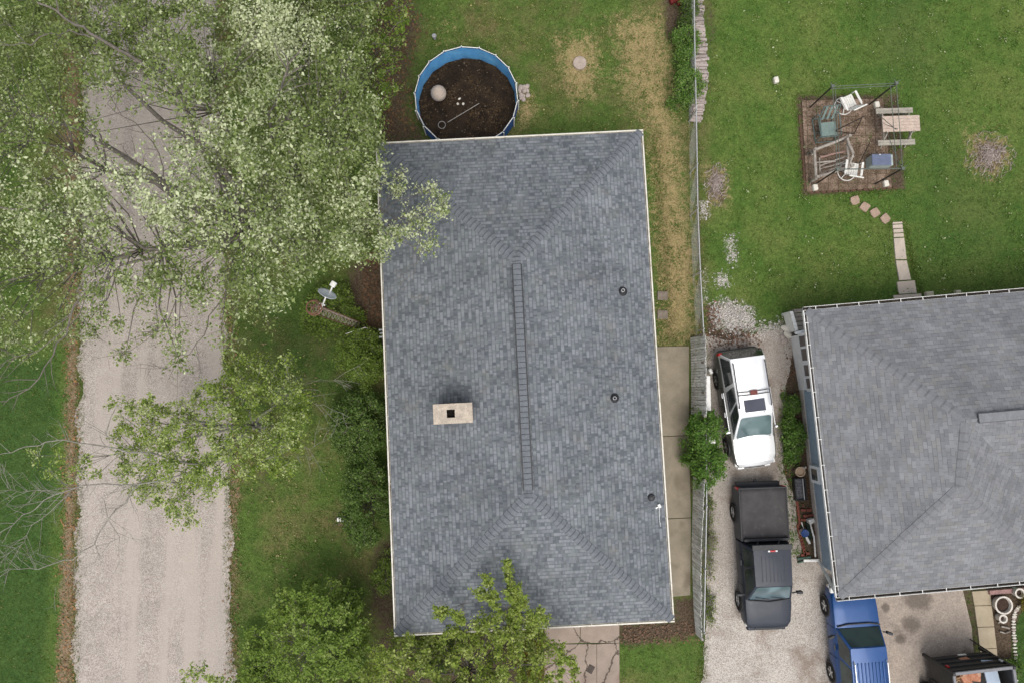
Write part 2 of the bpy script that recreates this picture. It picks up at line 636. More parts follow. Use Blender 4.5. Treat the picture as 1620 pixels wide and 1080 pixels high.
M_ROAD = gravel_material('road_gravel', [(.395, .345, .302), (.305, .263, .226), (.5, .45, .405), (.2, .17, .145)], 20, track=(.415, .36, .313))
M_DRIVE = gravel_material('drive_gravel', [(.46, .415, .365), (.36, .32, .275), (.6, .56, .51), (.2, .165, .14)], 21, patchcol=(.2, .15, .115), patchlev=(.5, .64))
tag(sheet('road', [(139, -60), (131, 200), (127, 420), (125, 600), (122, 800), (119, 940), (114, 1130), (370, 1130), (367, 980), (364, 850), (366, 700), (358, 540), (350, 300), (340, -60)],
          .004, M_ROAD, .16, seed=3, step=.07, lump=.9), kind='structure')
drive = sheet('driveway', [(1112, 530), (1150, 540), (1200, 528), (1242, 520), (1256, 545), (1246, 600), (1238, 680), (1238, 745), (1258, 790), (1270, 880), (1318, 892),
                           (1326, 950), (1340, 1000), (1346, 1130), (1106, 1130), (1116, 1000), (1120, 860), (1118, 700)], .006, M_DRIVE, .09, seed=5)


def concrete(name, c, c2, stain=None, scale=1.4, fine=45, gravelly=False, crack=False, oil=()):
    t = NT(name)
    f = t.map(t.noise(scale, 5, .68), .34, .66)
    col = t.mix(f, c, c2)
    if stain: col = t.mix(t.math('MULTIPLY', t.map(t.noise(.9, 3, .5), .56, .72, smooth=True), .7), col, stain)
    if gravelly:
        w = t.white(t.voro(24)); k0 = t.map(w, 0, 1, .82, 1.16)
        col = t.mix(1.0, col, t.comb(k0, k0, k0), 'MULTIPLY')
    k = t.map(t.noise(fine, 3, .7), .3, .7, .84, 1.14)
    col = t.mix(1.0, col, t.comb(k, k, k), 'MULTIPLY')
    for (ou, ov, orad) in oil:      # oil stains soaked into the slab
        p0 = P(ou, ov)
        gp = t.n('ShaderNodeNewGeometry')
        dn = t.n('ShaderNodeVectorMath', operation='DISTANCE'); t.L(gp.outputs['Position'], dn.inputs[0]); dn.inputs[1].default_value = (p0.x, p0.y, .02)
        w_ = t.math('ADD', dn.outputs['Value'], t.math('MULTIPLY', t.math('SUBTRACT', t.noise(2.6, 5, .7), .5), orad * 1.5))
        col = t.mix(t.math('MULTIPLY', t.map(w_, orad, orad * .35, smooth=True), .72), col, (.1, .082, .068))
    if crack:
        wv = t.n('ShaderNodeVectorMath', operation='ADD')
        nz = t.noise(2.5, 4, .7)
        t.L(t.coord(), wv.inputs[0]); t.L(t.comb(t.math('MULTIPLY', nz, .5), t.math('MULTIPLY', t.noise(3.1, 3, .6), .5)), wv.inputs[1])
        e_ = t.voro(.55, 'Distance', wv.outputs[0], 'DISTANCE_TO_EDGE')
        col = t.mix(t.math('MULTIPLY', t.math('LESS_THAN', e_, .012), .8), col, (.06, .045, .035))
    t.bump(t.noise(fine, 3, .6), .25, .01)
    return t.fin(col, .88, 0, .25)


def slabs(name, quads, z, mat, gap=.012, bevel=.008):
    """a walk poured in separate slabs: quads of pixel corners -> raised plates"""
    m = MB()
    for q in quads:
        p = [P(u, v) for u, v in q]
        c = sum(p, Vector()) / 4
        p = [c + (a - c) * (1 - gap / max((a - c).length, .05)) for a in p]
        m.prism([(a.x, a.y) for a in p], -.05, z)
    o = m.build(name, mat, bevel=bevel, seg=1)
    return tag(o, kind='structure')


M_WALK = concrete('walk_concrete', (.31, .265, .2), (.22, .19, .14), (.17, .135, .1))
slabs('side_walk', [[(1038, 548), (1090, 547), (1090, 688), (1043, 690)], [(1043, 690), (1090, 688), (1093, 818), (1050, 820)], [(1050, 820), (1093, 818), (1092, 941), (1056, 944)]], .03, M_WALK)
M_WALK2 = concrete('front_concrete', (.34, .275, .225), (.26, .21, .172), (.22, .16, .13), crack=True)
slabs('front_walk', [[(861, 985), (918, 985), (918, 1016), (861, 1018)], [(918, 985), (980, 983), (980, 1016), (918, 1016)],
                     [(861, 1018), (944, 1017), (944, 1130), (861, 1130)], [(944, 1017), (980, 1016), (980, 1130), (944, 1130)]], .03, M_WALK2, .01)
M_DRV2 = concrete('drive_concrete', (.4, .335, .275), (.3, .25, .21), (.13, .105, .085), gravelly=True, oil=((1440, 985, .5), (1452, 945, .75), (1425, 1010, .3), (1400, 960, .25)))
dq = [(1376, 930), (1520, 920), (1537, 992), (1548, 1130), (1392, 1130)]
m = MB(); m.prism([(P(*q).x, P(*q).y) for q in dq], -.05, .02)
tag(m.build('concrete_apron', M_DRV2, bevel=.008, seg=1), kind='structure')
M_TAN = concrete('tan_concrete', (.42, .35, .25), (.35, .29, .2), scale=2.2)
slabs('entry_walk', [[(1536, 934), (1565, 932), (1568, 956), (1540, 957)], [(1540, 957), (1568, 956), (1572, 990), (1545, 991)], [(1545, 991), (1572, 990), (1576, 1024), (1549, 1025)],
                     [(1549, 1025), (1576, 1024), (1580, 1075), (1554, 1076)]], .05, M_TAN, .012)
M_PALE = concrete('pale_concrete', (.52, .44, .36), (.42, .36, .3), scale=3)
slabs('garden_walk', [[(1411, 352), (1427, 351), (1428, 354), (1411, 355)], [(1411, 356), (1427.5, 355), (1428, 361.5), (1411.5, 362)], [(1412, 363), (1428.5, 362), (1429, 368), (1412.5, 369)],
                      [(1412.5, 370), (1429, 369), (1430, 375), (1413, 376)], [(1413, 377), (1430, 376), (1434, 411), (1416, 411)], [(1416, 412), (1434, 412), (1441, 443), (1422, 444.5)],
                      [(1418, 446), (1447, 443.5), (1450, 464), (1421, 466)], [(1412, 467.5), (1457, 464.5), (1460, 474), (1414, 476)]], .04, M_PALE, .014)
# paved square under the canopy frame
t = NT('patio_pavers')
bk = t.n('ShaderNodeTexBrick'); bk.offset = 0; bk.inputs['Scale'].default_value = 1; bk.inputs['Brick Width'].default_value = .4; bk.inputs['Row Height'].default_value = .4
bk.inputs['Mortar Size'].default_value = .012; bk.inputs['Bias'].default_value = 0
bk.inputs['Color1'].default_value = (.25, .18, .135, 1); bk.inputs['Color2'].default_value = (.15, .11, .08, 1); bk.inputs['Mortar'].default_value = (.07, .055, .035, 1)
t.L(t.coord(), bk.inputs['Vector'])
c = t.mix(t.map(t.noise(3.2, 6, .75), .42, .62), bk.outputs['Color'], (.1, .07, .045))
w = t.map(t.white(t.voro(26)), 0, 1, .6, 1.4)
c = t.mix(1.0, c, t.comb(w, w, w), 'MULTIPLY')
c = t.mix(t.map(t.noise(7, 4, .8), .6, .7), c, (.36, .27, .22))
t.bump(t.noise(30, 3, .6), .4, .012)
M_PATIO = t.fin(c, .92, 0, .2)
m = MB(); m.prism([(P(*q).x, P(*q).y) for q in [(1268, 160), (1396, 157), (1410, 297), (1276, 304)]], -.05, .035)
tag(m.build('patio', M_PATIO), kind='structure')

# ------------------------------------------------------------------ shingles and houses
def shingle_material(name, tones, course, tab, architectural=True, stain=(.2, .19, .16)):
    t = NT(name)
    uv = t.n('ShaderNodeUVMap', uv_map='slope').outputs[0]
    s = t.sep(uv)
    v = t.math('DIVIDE', s[1], course)
    row = t.math('FLOOR', v); fv = t.math('FRACT', v)
    rr = t.white(t.comb(row, 3.7, 1.3))
    cell = None
    if architectural:
        u1 = t.math('ADD', t.math('DIVIDE', s[0], tab), t.math('MULTIPLY', rr, 9.3))
        wob = t.math('MULTIPLY', t.math('SINE', t.math('MULTIPLY', u1, 2.3)), .35)
        u1 = t.math('ADD', u1, wob)
        c1 = t.math('FLOOR', u1)
        w1 = t.white(t.comb(c1, row, .5))
        u2 = t.math('ADD', t.math('DIVIDE', s[0], tab * .43), t.math('MULTIPLY', rr, 5.1))
        c2 = t.math('FLOOR', u2)
        w2 = t.white(t.comb(c2, row, 7.5))
        val = t.math('ADD', t.math('MULTIPLY', w1, .62), t.math('MULTIPLY', w2, .38))
        val = t.map(val, .18, .82)
        hue = t.white(t.comb(c1, row, 21.5))
        col = t.mix(val, tones[0], tones[1])
        col = t.mix(t.math('MULTIPLY', t.math('GREATER_THAN', hue, .8), .4), col, tones[2])
        band = t.math('MULTIPLY', t.math('LESS_THAN', fv, .24), t.math('MULTIPLY', t.math('GREATER_THAN', w1, .35), .55))
        col = t.mix(band, col, tones[3])
        h = t.math('ADD', t.math('MULTIPLY', fv, -.6), t.math('MULTIPLY', t.math('GREATER_THAN', w1, .5), .5))
    else:
        half = t.math('MULTIPLY', t.math('MODULO', t.math('ABSOLUTE', row), 2.0), .5)
        u1 = t.math('ADD', t.math('ADD', t.math('DIVIDE', s[0], tab), half), t.math('MULTIPLY', rr, .12))
        c1 = t.math('FLOOR', u1); fu = t.math('FRACT', u1)
        w1 = t.white(t.comb(c1, row, .5))
        col = t.mix(w1, tones[0], tones[1])
        hue = t.white(t.comb(c1, row, 21.5))
        col = t.mix(t.math('MULTIPLY', t.math('GREATER_THAN', hue, .82), .35), col, tones[2])
        gap = t.math('MAXIMUM', t.math('LESS_THAN', fu, .05), t.math('MULTIPLY', t.math('LESS_THAN', fv, .12), t.math('GREATER_THAN', t.white(t.comb(c1, row, 9.1)), .55)))
        col = t.mix(t.math('MULTIPLY', gap, .62), col, tones[3])
        h = t.math('MULTIPLY', fv, -.6)
    g = t.map(t.noise(40, 3, .8), .25, .75, .78, 1.22)
    col = t.mix(1.0, col, t.comb(g, g, g), 'MULTIPLY')
    mp_ = t.n('ShaderNodeMapping'); mp_.inputs['Scale'].default_value = (2.2, .22, 1); t.L(uv, mp_.inputs[0])
    streak = t.map(t.noise(1.0, 4, .65, mp_.outputs[0]), .3, .7, .9, 1.08)
    big = t.math('MULTIPLY', streak, t.map(t.noise(.5, 6, .7), .3, .7, .85, 1.13))
    col = t.mix(1.0, col, t.comb(big, big, big), 'MULTIPLY')
    col = t.mix(t.math('MULTIPLY', t.map(t.noise(1.1, 6, .75), .54, .72), .45), col, stain)
    t.bump(h, .5, .012)
    return t.fin(col, .9, 0, .2)


M_SH1 = shingle_material('slate_shingles', [(.1, .11, .121), (.208, .22, .234), (.16, .182, .178), (.075, .081, .09)], .137, .15)
M_SH2 = shingle_material('tab_shingles', [(.155, .158, .166), (.215, .218, .226), (.195, .19, .172), (.085, .086, .093)], .135, .26, False, (.2, .19, .165))
M_CAP = pm('cap_shingles', (.172, .184, .197), (.14, .15, .163), 8, .9, fine=50)
M_CAPD = pm('cap_dark_edge', (.1, .107, .116), None, 8, .9)  # darker strip along the low edge of each cap shingle
M_WHITE = pm('white_painted_metal', (.78, .77, .74), (.68, .67, .63), 5, .45, stain=(.5, .47, .42))
M_CREAM = pm('cream_gutter_paint', (.7, .67, .58), (.6, .56, .48), 5, .45, stain=(.42, .37, .29))
M_DKGUT = pm('gutter_dark', (.025, .022, .02), (.05, .042, .032), 9, .9)  # near-black brown, laid as a strip inside the gutter troughs
M_SIDING1 = pm('cream_siding', (.62, .58, .5), (.56, .52, .45), 3, .7)
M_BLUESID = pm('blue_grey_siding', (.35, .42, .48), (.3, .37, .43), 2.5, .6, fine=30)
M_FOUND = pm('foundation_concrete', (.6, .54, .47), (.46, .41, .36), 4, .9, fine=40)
M_GLASS = pm('window_glass', (.05, .055, .055), (.09, .09, .085), 1.5, .08, spec=.6)
M_BLACK = pm('black_plastic', (.02, .02, .022), (.035, .035, .037), 8, .5)
M_SOFFIT = pm('soffit_panels', (.66, .64, .6), (.6, .58, .55), 4, .7)


def roof_mesh(name, faces, mat, parent):
    """sloping faces with a UV map in metres: u along the eave, v up the slope; thick at the eave"""
    me = bpy.data.meshes.new(name)
    vs = []; fs = []; uvs = []
    for poly in faces:
        poly = [Vector(p) for p in poly]
        n = Vector()
        for i in range(len(poly)):
            n += (poly[i] - poly[0]).cross(poly[(i + 1) % len(poly)] - poly[0])
        if n.z < 0:
            poly.reverse(); n = -n
        n.normalize()
        ud = Vector((0, 0, 1)).cross(n).normalized(); vd = n.cross(ud)
        b = len(vs)
        vs += poly; fs.append([b + i for i in range(len(poly))])
        lo = min(p.dot(vd) for p in poly)
        uvs += [(p.dot(ud) + 50, p.dot(vd) - lo) for p in poly]
    me.from_pydata(vs, [], fs)
    l = me.uv_layers.new(name='slope')
    for i, uv in enumerate(uvs): l.data[i].uv = uv
    o = link(name, me, mat, parent)
    return o


def caps(name, a, b, width, step, parent, n1, n2, mats, lift=.012, th=.014, tilt=.02):
    """a row of overlapping bent cap shingles from a (low) to b (high); n1/n2: the normals of the slopes on both sides"""
    a = Vector(a); b = Vector(b)
    L = (b - a).length; dirv = (b - a).normalized()
    s1 = n1.cross(dirv).normalized(); s2 = n2.cross(dirv).normalized()
    up = (n1 + n2).normalized()
    # make both point downhill, away from the ridge line
    if s1.dot(n2) > 0: s1 = -s1
    if s2.dot(n1) > 0: s2 = -s2
    m = MB()
    k = int(L / step)
    for i in range(k):
        w = width * random.uniform(.93, 1.07)
        p0 = a + dirv * (i * step); p1 = p0 + dirv * (step * 1.25)
        h0 = up * (lift + tilt); h1 = up * lift * .3
        sk = dirv * random.uniform(-.012, .012)
        top = [p0 + s1 * w + h0 + sk, p0 + h0 * 1.25, p0 + s2 * w + h0 - sk, p1 + s2 * w + h1, p1 + h1, p1 + s1 * w + h1]
        bot = [q - up * th * (2.2 if j < 3 else 1) for j, q in enumerate(top)]
        m.cur = 0
        m.add(top, [(0, 1, 4, 5), (1, 2, 3, 4)])
        m.cur = 1
        m.add(top[:3] + bot[:3], [(0, 1, 4, 3), (1, 2, 5, 4)])
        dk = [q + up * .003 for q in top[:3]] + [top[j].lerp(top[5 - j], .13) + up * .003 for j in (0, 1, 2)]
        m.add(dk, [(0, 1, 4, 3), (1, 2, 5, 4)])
        m.cur = 0
        m.add([top[0], top[5], bot[5], bot[0], top[2], top[3], bot[3], bot[2]], [(0, 1, 2, 3), (4, 5, 6, 7)])
    return m.build(name, mats, parent)


def gutter(name, path, mat, parent, out_dirs, w=.11, h=.11, zt=0, lip=.028, inner=None, hang=.022):
    """open trough along straight runs: path = list of (a, b, outward)"""
    m = MB()
    for run in path:
        a, b, o = run[:3]
        if len(run) > 3: lip = run[3]
        a = Vector(a); b = Vector(b); o = Vector(o)
        up = Vector((0, 0, 1))
        def q(p, x, z): return p + o * x + up * z
        m.cur = 0
        for x0, x1, z0, z1 in ((0, .012, -h, 0), (w - lip, w, -h, .004), (.012, w - lip, -h, -h + .012)):
            vs = [q(p, x, z) for p in (a, b) for x, z in ((x0, z0), (x1, z0), (x1, z1), (x0, z1))]
            m.add(vs, [(0, 1, 2, 3), (4, 5, 6, 7), (0, 1, 5, 4), (1, 2, 6, 5), (2, 3, 7, 6), (3, 0, 4, 7)])
        m.cur = 1
        vs = [q(p, x, -h + .03) for p in (a, b) for x in (.014, w - lip - .002)]
        m.add(vs, [(0, 1, 3, 2)])
        m.cur = 0
        L = (b - a).length; dv = (b - a) / L
        k = int(L / .8)
        for i in range(k):
            p = a + dv * ((i + .5) * L / k + random.uniform(-.06, .06))
            m.bar(q(p, -.05, .012), q(p, w, .012), hang, .012)
    return m.build(name, [mat, M_DKGUT], parent)


# ---- the house in the middle
EZ = 2.65
cs = [P(599, 226, EZ), P(1018, 204, EZ), P(1067, 982, EZ), P(627, 1003, EZ)]
ctr = sum(cs, Vector()) / 4
ang = math.atan2((cs[1] - cs[0] + cs[2] - cs[3]).y, (cs[1] - cs[0] + cs[2] - cs[3]).x)
hw = ((cs[1] - cs[0]).length + (cs[2] - cs[3]).length) / 4
hl = ((cs[0] - cs[3]).length + (cs[1] - cs[2]).length) / 4
hw -= .05; hl -= .07; ctr += Vector((-.05, -.03, 0))
house = thing('house', 'long house with a dark slate shingle hip roof, white gutters and a square chimney', 'house', (ctr.x, ctr.y, 0), ang)
RISE = hw * 4.2 / 12
RZ = EZ + RISE
A, B, C_, D = (-hw, hl, EZ), (hw, hl, EZ), (hw, -hl, EZ), (-hw, -hl, EZ)
R1, R2 = (0, hl - hw, RZ), (0, -hl + hw, RZ)
roof = roof_mesh('roof', [(A, D, R2, R1), (B, R1, R2, C_), (A, R1, B), (C_, R2, D)], M_SH1, house)
pn = lambda a, b, c: (lambda n: n if n.z > 0 else -n)((Vector(b) - Vector(a)).cross(Vector(c) - Vector(a)).normalized())
nW, nE, nN, nS = pn(A, D, R1), pn(B, C_, R1), pn(A, B, R1), pn(C_, D, R2)
for a, b, n1, n2 in ((A, R1, nW, nN), (B, R1, nE, nN), (C_, R2, nE, nS), (D, R2, nW, nS)):
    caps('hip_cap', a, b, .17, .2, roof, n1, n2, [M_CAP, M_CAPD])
for e in (1, -1):   # short run of caps at both ends of the ridge
    y = (hl - hw) * e
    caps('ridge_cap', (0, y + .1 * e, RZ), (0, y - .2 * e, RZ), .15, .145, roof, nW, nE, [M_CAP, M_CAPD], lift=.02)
m = MB()
y0, y1 = hl - hw - .16, -hl + hw + .16
m.cur = 1
for sx in (-1, 1):
    m.bar((sx * .155, y0, RZ + .012), (sx * .155, y1, RZ + .012), .042, .075)
m.cur = 0
k = int((y0 - y1) / .185)
for i in range(k):
    ya = y0 - i * (y0 - y1) / k; yb = ya - (y0 - y1) / k + .016
    for sx in (-1, 1):
        m.add([(0, ya, RZ + .075), (sx * .132, ya, RZ + .05), (sx * .132, yb, RZ + .062), (0, yb, RZ + .087),
               (0, ya, RZ + .02), (sx * .132, ya, RZ + .01), (sx * .132, yb, RZ + .01), (0, yb, RZ + .02)],
              [(0, 1, 2, 3), (0, 1, 5, 4), (1, 2, 6, 5), (2, 3, 7, 6)])
m.build('ridge_vent', [M_CAP, M_BLACK], roof)
o = .015
gutter('gutter', [((-hw, hl, EZ - o), (-hw, -hl, EZ - o), (-1, 0, 0)), ((hw, hl, EZ - o), (hw, -hl, EZ - o), (1, 0, 0)),
                  ((-hw - .1, hl, EZ - o), (hw + .1, hl, EZ - o), (0, 1, 0)), ((-hw - .1, -hl, EZ - o), (hw + .1, -hl, EZ - o), (0, -1, 0))], M_CREAM, house, None, w=.095, lip=.05, hang=.014)
ov = .5
m = MB(); m.box((0, 0, EZ - .16), (hw * 2 - .02, hl * 2 - .02, .06)); m.build('soffit', M_SOFFIT, house)
m = MB(); m.box((0, 0, (EZ - .2) / 2 - .02), (2 * (hw - ov), 2 * (hl - ov), EZ - .2)); wall = m.build('wall', M_SIDING1, house)
for yy in (-6.5, -2.5, 2.0, 6.3):
    for sx in (-1, 1):
        m = MB(); m.box((sx * (hw - ov + .01), yy, 1.5), (.05, 1.3, 1.1)); w = m.build('window', M_WHITE, wall)
        m = MB(); m.box((sx * (hw - ov + .03), yy, 1.5), (.03, 1.14, .94)); m.build('pane', M_GLASS, w)
m = MB(); m.box((.9, -(hl - ov) - .015, 1.05), (.95, .06, 2.06)); dr = m.build('door', pm('door_paint', (.25, .08, .06)), wall)
m = MB(); m.lathe((1.27, -(hl - ov) - .08, 1.0), [(.03, -.02), (.04, 0), (.03, .03)], 10, 'Y'); m.build('handle', M_DKGUT, dr)


def on_roof(u, v):
    """local point of the main roof seen at pixel (u, v): walk the sight line down to the slopes"""
    z = RZ
    inv = ROOTS[house.name].inverted()
    for _ in range(30):
        q = inv @ P(u, v, z)
        z = EZ + min(hw - abs(q.x), hl - abs(q.y)) * RISE / hw
    q = inv @ P(u, v, z)
    return q


# chimney
q = inv_top = ROOTS[house.name].inverted() @ P(716.5, 653.5, RZ + .18)
base = on_roof(720, 652)
m = MB()
CW, CD, CTZ = .66, .335, RZ + .18
M_CHIM = pm('chimney_cement', (.52, .44, .35), (.38, .325, .265), 6, .9, fine=38, stain=(.27, .23, .19), bump=.3)
M_CHBR = pm('chimney_brick', (.1, .07, .06), (.07, .055, .05), 9, .9, fine=30)
m.box((q.x, q.y, (base.z - .35 + CTZ - .09) / 2), (CW * 2 - .08, CD * 2 - .08, CTZ - .09 - base.z + .35))
ch = m.build('chimney', M_CHBR, house)
m = MB()
x0, x1, yA, yB = q.x - CW, q.x + CW, q.y - CD, q.y + CD
fx, fy, fw = q.x - .07, q.y, .135
zt, zb = CTZ, CTZ - .1
for (a, b, c, d_) in ((x0, fx - fw, yA, yB), (fx + fw, x1, yA, yB), (fx - fw, fx + fw, yA, fy - fw), (fx - fw, fx + fw, fy + fw, yB)):
    m.box(((a + b) / 2, (c + d_) / 2, (zt + zb) / 2), (b - a, d_ - c, zt - zb))
m.build('crown_slab', M_CHIM, ch)
M_SOOT = pm('soot', (.008, .007, .006), (.014, .012, .01), 9, .95)
m = MB()
for sx, sy, wx, wy in ((-1, 0, .02, .27), (1, 0, .02, .27), (0, -1, .23, .02), (0, 1, .23, .02)):
    m.box((fx + sx * .124, fy + sy * .124, zt - .1), (wx, wy, .21))
m.box((fx, fy, zt - .088), (.26, .26, .01))
m.build('flue', M_SOOT, ch)

# vent pipes
M_PIPE = pm('pipe_pvc', (.5, .5, .5), (.4, .4, .4), 8, .5)
for u, v in ((984, 461), (971, 629)):
    q = on_roof(u, v)
    m = MB()
    m.lathe((q.x, q.y, q.z - .04), [(.2, -.02), (.17, .05), (.125, .09), (.085, .14), (.07, .16)], 16)
    vp = m.build('vent_boot', M_BLACK, roof, smooth=40)
    m = MB()
    m.lathe((q.x, q.y, q.z), [(.06, 0), (.06, .27), (.045, .27), (.045, .05)], 14)
    m.build('vent_pipe', M_PIPE, vp, smooth=40)
q = on_roof(1030, 786)
m = MB(); m.lathe((q.x, q.y, q.z), [(.13, -.03), (.13, .06), (.1, .1), (.02, .12)], 14); m.tube([(q.x, q.y, q.z + .08), (q.x + .12, q.y + .06, q.z + .1)], .03, 6)
mastbase = m.build('roof_jack', M_BLACK, roof, smooth=40)
q2 = on_roof(1042.5, 799)
m = MB(); m.box((q2.x, q2.y, q2.z + .05), (.09, .13, .1), .4); m.box((q2.x - .09, q2.y - .06, q2.z + .04), (.1, .05, .06), .5)
m.tube([(q2.x, q2.y, q2.z + .06), on_roof(1043, 806) + Vector((0, 0, .02)), on_roof(1043, 820) + Vector((0, 0, .02)), on_roof(1045, 832) + Vector((0, 0, .015))], .008, 5)
m.build('cable_bracket', M_WHITE, roof)
# service mast and meter by the west wall
m = MB()
mp = ROOTS[house.name].inverted() @ P(601, 527, 2.6)
for dy, wd in ((.13, .06), (-.13, .06)):
    m.box((-hw - .16, mp.y + dy, 2.5), (.2, wd, .05))
m.tube([(-hw - .2, mp.y, 1.2), (-hw - .2, mp.y, 2.55), (-hw - .12, mp.y, 2.66)], .03, 8)
m.box((-hw + .1, mp.y, 1.6), (.35, .2, .3))
m.build('service_mast', pm('weathered_grey', (.3, .3, .29), (.2, .2, .2), 8, .6), house)

# ---- the neighbour's house
NZ = 2.6
e = lambda u, v, z=NZ: P(u, v, z)
zr = 4.15; zr2 = 4.05
TLn, BLn = e(1276.5, 491), e(1328.5, 944.5)
right = (e(1620, 461) - TLn).normalized(); rightS = (e(1620, 918.5) - BLn).normalized()
TRn = TLn + right * 20
R1n = P(1529, 663, zr); R2n = P(1519, 769, zr - .1)
R3n = R1n + right * 14; R3n.z = zr
BRn = BLn + rightS * ((R2n - BLn).dot(rightS) * 2.02); BRn.z = NZ
back = (TLn - BLn).normalized()
vd = (P(1620, 772, 3.2) - P(1546, 700, 3.9)); vd = vd.normalized()
Vn = R1n + right * .35; Vn = Vn + Vector((1, -1, 0)).normalized() * 6.2; Vn.z = NZ
SRn = Vn + right * 14; SRn.z = NZ
house2 = thing('house', 'wide pale grey shingle roofed house with blue-grey siding and enclosed white sunroom', 'house', (R1n.x, R1n.y, 0), 0)
o2 = Vector((R1n.x, R1n.y, 0))
l2 = lambda *ps: [p - o2 for p in ps]
roof2 = roof_mesh('roof', [l2(TLn, TRn, R3n, R1n), l2(TLn, R1n, R2n, BLn), l2(BLn, R2n, BRn), l2(R2n, R1n, Vn, BRn), l2(R1n, R3n, SRn, Vn)], M_SH2, house2)
nN2, nW2, nS2, nE2 = pn(*l2(TLn, TRn, R1n)), pn(*l2(TLn, R1n, BLn)), pn(*l2(BLn, R2n, BRn)), pn(*l2(R2n, R1n, BRn))
nMS = pn(*l2(R1n, R3n, Vn))
M_CAP2 = pm('pale_cap_shingles', (.192, .195, .203), (.17, .172, .18), 5, .9, fine=50)
M_CAP2D = pm('pale_cap_edge', (.168, .17, .177), None, 8, .9)
M_GREYWOOD = pm('grey_wood', (.36, .32, .27), (.24, .21, .18), 5, .9, fine=30)
for a, b, n1, n2 in ((TLn, R1n, nN2, nW2), (BLn, R2n, nW2, nS2), (BRn, R2n, nS2, nE2), (R2n, R1n, nW2, nE2)):
    caps('hip_cap', a - o2, b - o2, .16, .3, roof2, n1, n2, [M_CAP2, M_CAP2D], lift=.006, th=.01, tilt=.004)
m = MB()
ra = P(1549, 660, zr + .05) - o2; ra = Vector((ra.x, (R1n + right * .5 - o2).y, zr + .04)); rb = ra + right * 10
m.cur = 0; m.bar(ra, rb, .3, .04)
m.cur = 1
sd = Vector((-right.y, right.x, 0))
for s_ in (-1, 1): m.bar(ra + sd * .16 * s_ - right * .02, rb + sd * .16 * s_, .016, .045)
m.bar(ra - right * .01 - sd * .165, ra - right * .01 + sd * .165, .02, .045)
m.build('ridge_vent', [pm('pale_vent', (.21, .213, .222), (.18, .183, .19), 5, .9, fine=40), pm('vent_edge', (.1, .1, .105))], roof2)
bl = Vector((-back.y, back.x, 0));
if bl.x > 0: bl = -bl
up_n = Vector((-right.y, right.x, 0)); dn = -Vector((-rightS.y, rightS.x, 0))
z_ = Vector((0, 0, -.015))
gutter('gutter', [(TLn - o2 + z_, BLn - o2 + z_, bl, .03), (TLn - o2 + z_ - right * .1, TRn - o2 + z_, up_n, .014), (BLn - o2 + z_ - rightS * .1, BRn - o2 + z_, dn, .014)], M_WHITE, house2, None, w=.13, lip=.022)
# walls: west wall stands a little under the eave
WA, WB = P(1252, 532), P(1296, 892)
wd = (WA - WB).normalized(); wn_ = Vector((-wd.y, wd.x, 0))
if wn_.x > 0: wn_ = -wn_
Wtop = WA + wd * ((TLn - WA).dot(wd) - .55)
inn = -wn_
wh = NZ - .12
def wallbox(m, a, b, z0, z1, th, off=0.0):
    a = Vector(a); b = Vector(b)
    p = [a + wn_ * off, b + wn_ * off, b - wn_ * (th - off), a - wn_ * (th - off)]
    m.prism([(q.x - o2.x, q.y - o2.y) for q in p], z0, z1)
    return m
SP = P(1266, 616)                # where the sunroom ends and the siding starts
WBe = WB
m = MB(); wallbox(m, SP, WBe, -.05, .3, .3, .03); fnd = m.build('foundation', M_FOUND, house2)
m = MB(); wallbox(m, SP, WBe, .3, wh, .2)
bodyc = [WA + inn * .3, WB + inn * .3, WB + inn * .3 + rightS * 7.6, WA + inn * .3 + right * 14]
m.prism([(p.x - o2.x, p.y - o2.y) for p in bodyc], -.05, wh - .02)
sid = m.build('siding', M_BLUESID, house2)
m = MB()
for z in np.arange(.42, wh, .12):
    wallbox(m, SP.lerp(WBe, .002), WBe.lerp(SP, .002), z, z + .012, .02, .006)
m.build('lap_lines', pm('siding_lap', (.27, .33, .38)), sid)
M_WTRIM = pm('white_trim', (.74, .75, .74), (.64, .65, .64), 4, .5)
m = MB(); wallbox(m, WA, SP, -.05, .72, .2, .05); sun = m.build('sunroom_wall', M_WTRIM, house2)
m = MB()
Ls = (SP - WA).length
for tt in (0.0, .235, .49, .53, .77, 1.0):
    c_ = WA.lerp(SP, tt)
    wallbox(m, c_ - (SP - WA).normalized() * (.045 if tt not in (.0, 1.) else .06), c_ + (SP - WA).normalized() * (.045 if tt not in (.0, 1.) else .06), .72, wh, .12, .05)
wallbox(m, WA, SP, wh - .2, wh, .12, .045)
m.build('mullion', M_WTRIM, sun)
M_SCREEN = pm('screen_window', (.1, .085, .075), (.14, .125, .115), 3, .35)
for a, b in ((.02, .23), (.24, .485), (.535, .765), (.775, .98)):
    m = MB(); wallbox(m, WA.lerp(SP, a), WA.lerp(SP, b), .72, wh - .2, .03, .02); m.build('window', M_SCREEN, sun)
# small window low in the siding
c0, c1 = SP.lerp(WB, .425), SP.lerp(WB, .52)
m = MB(); wallbox(m, c0, c1, .45, 1.2, .2, .16); wf = m.build('window', M_WTRIM, sid)
m = MB(); wallbox(m, c0.lerp(c1, .17), c0.lerp(c1, .83), .58, 1.08, .04, .166); m.build('pane', M_GLASS, wf)
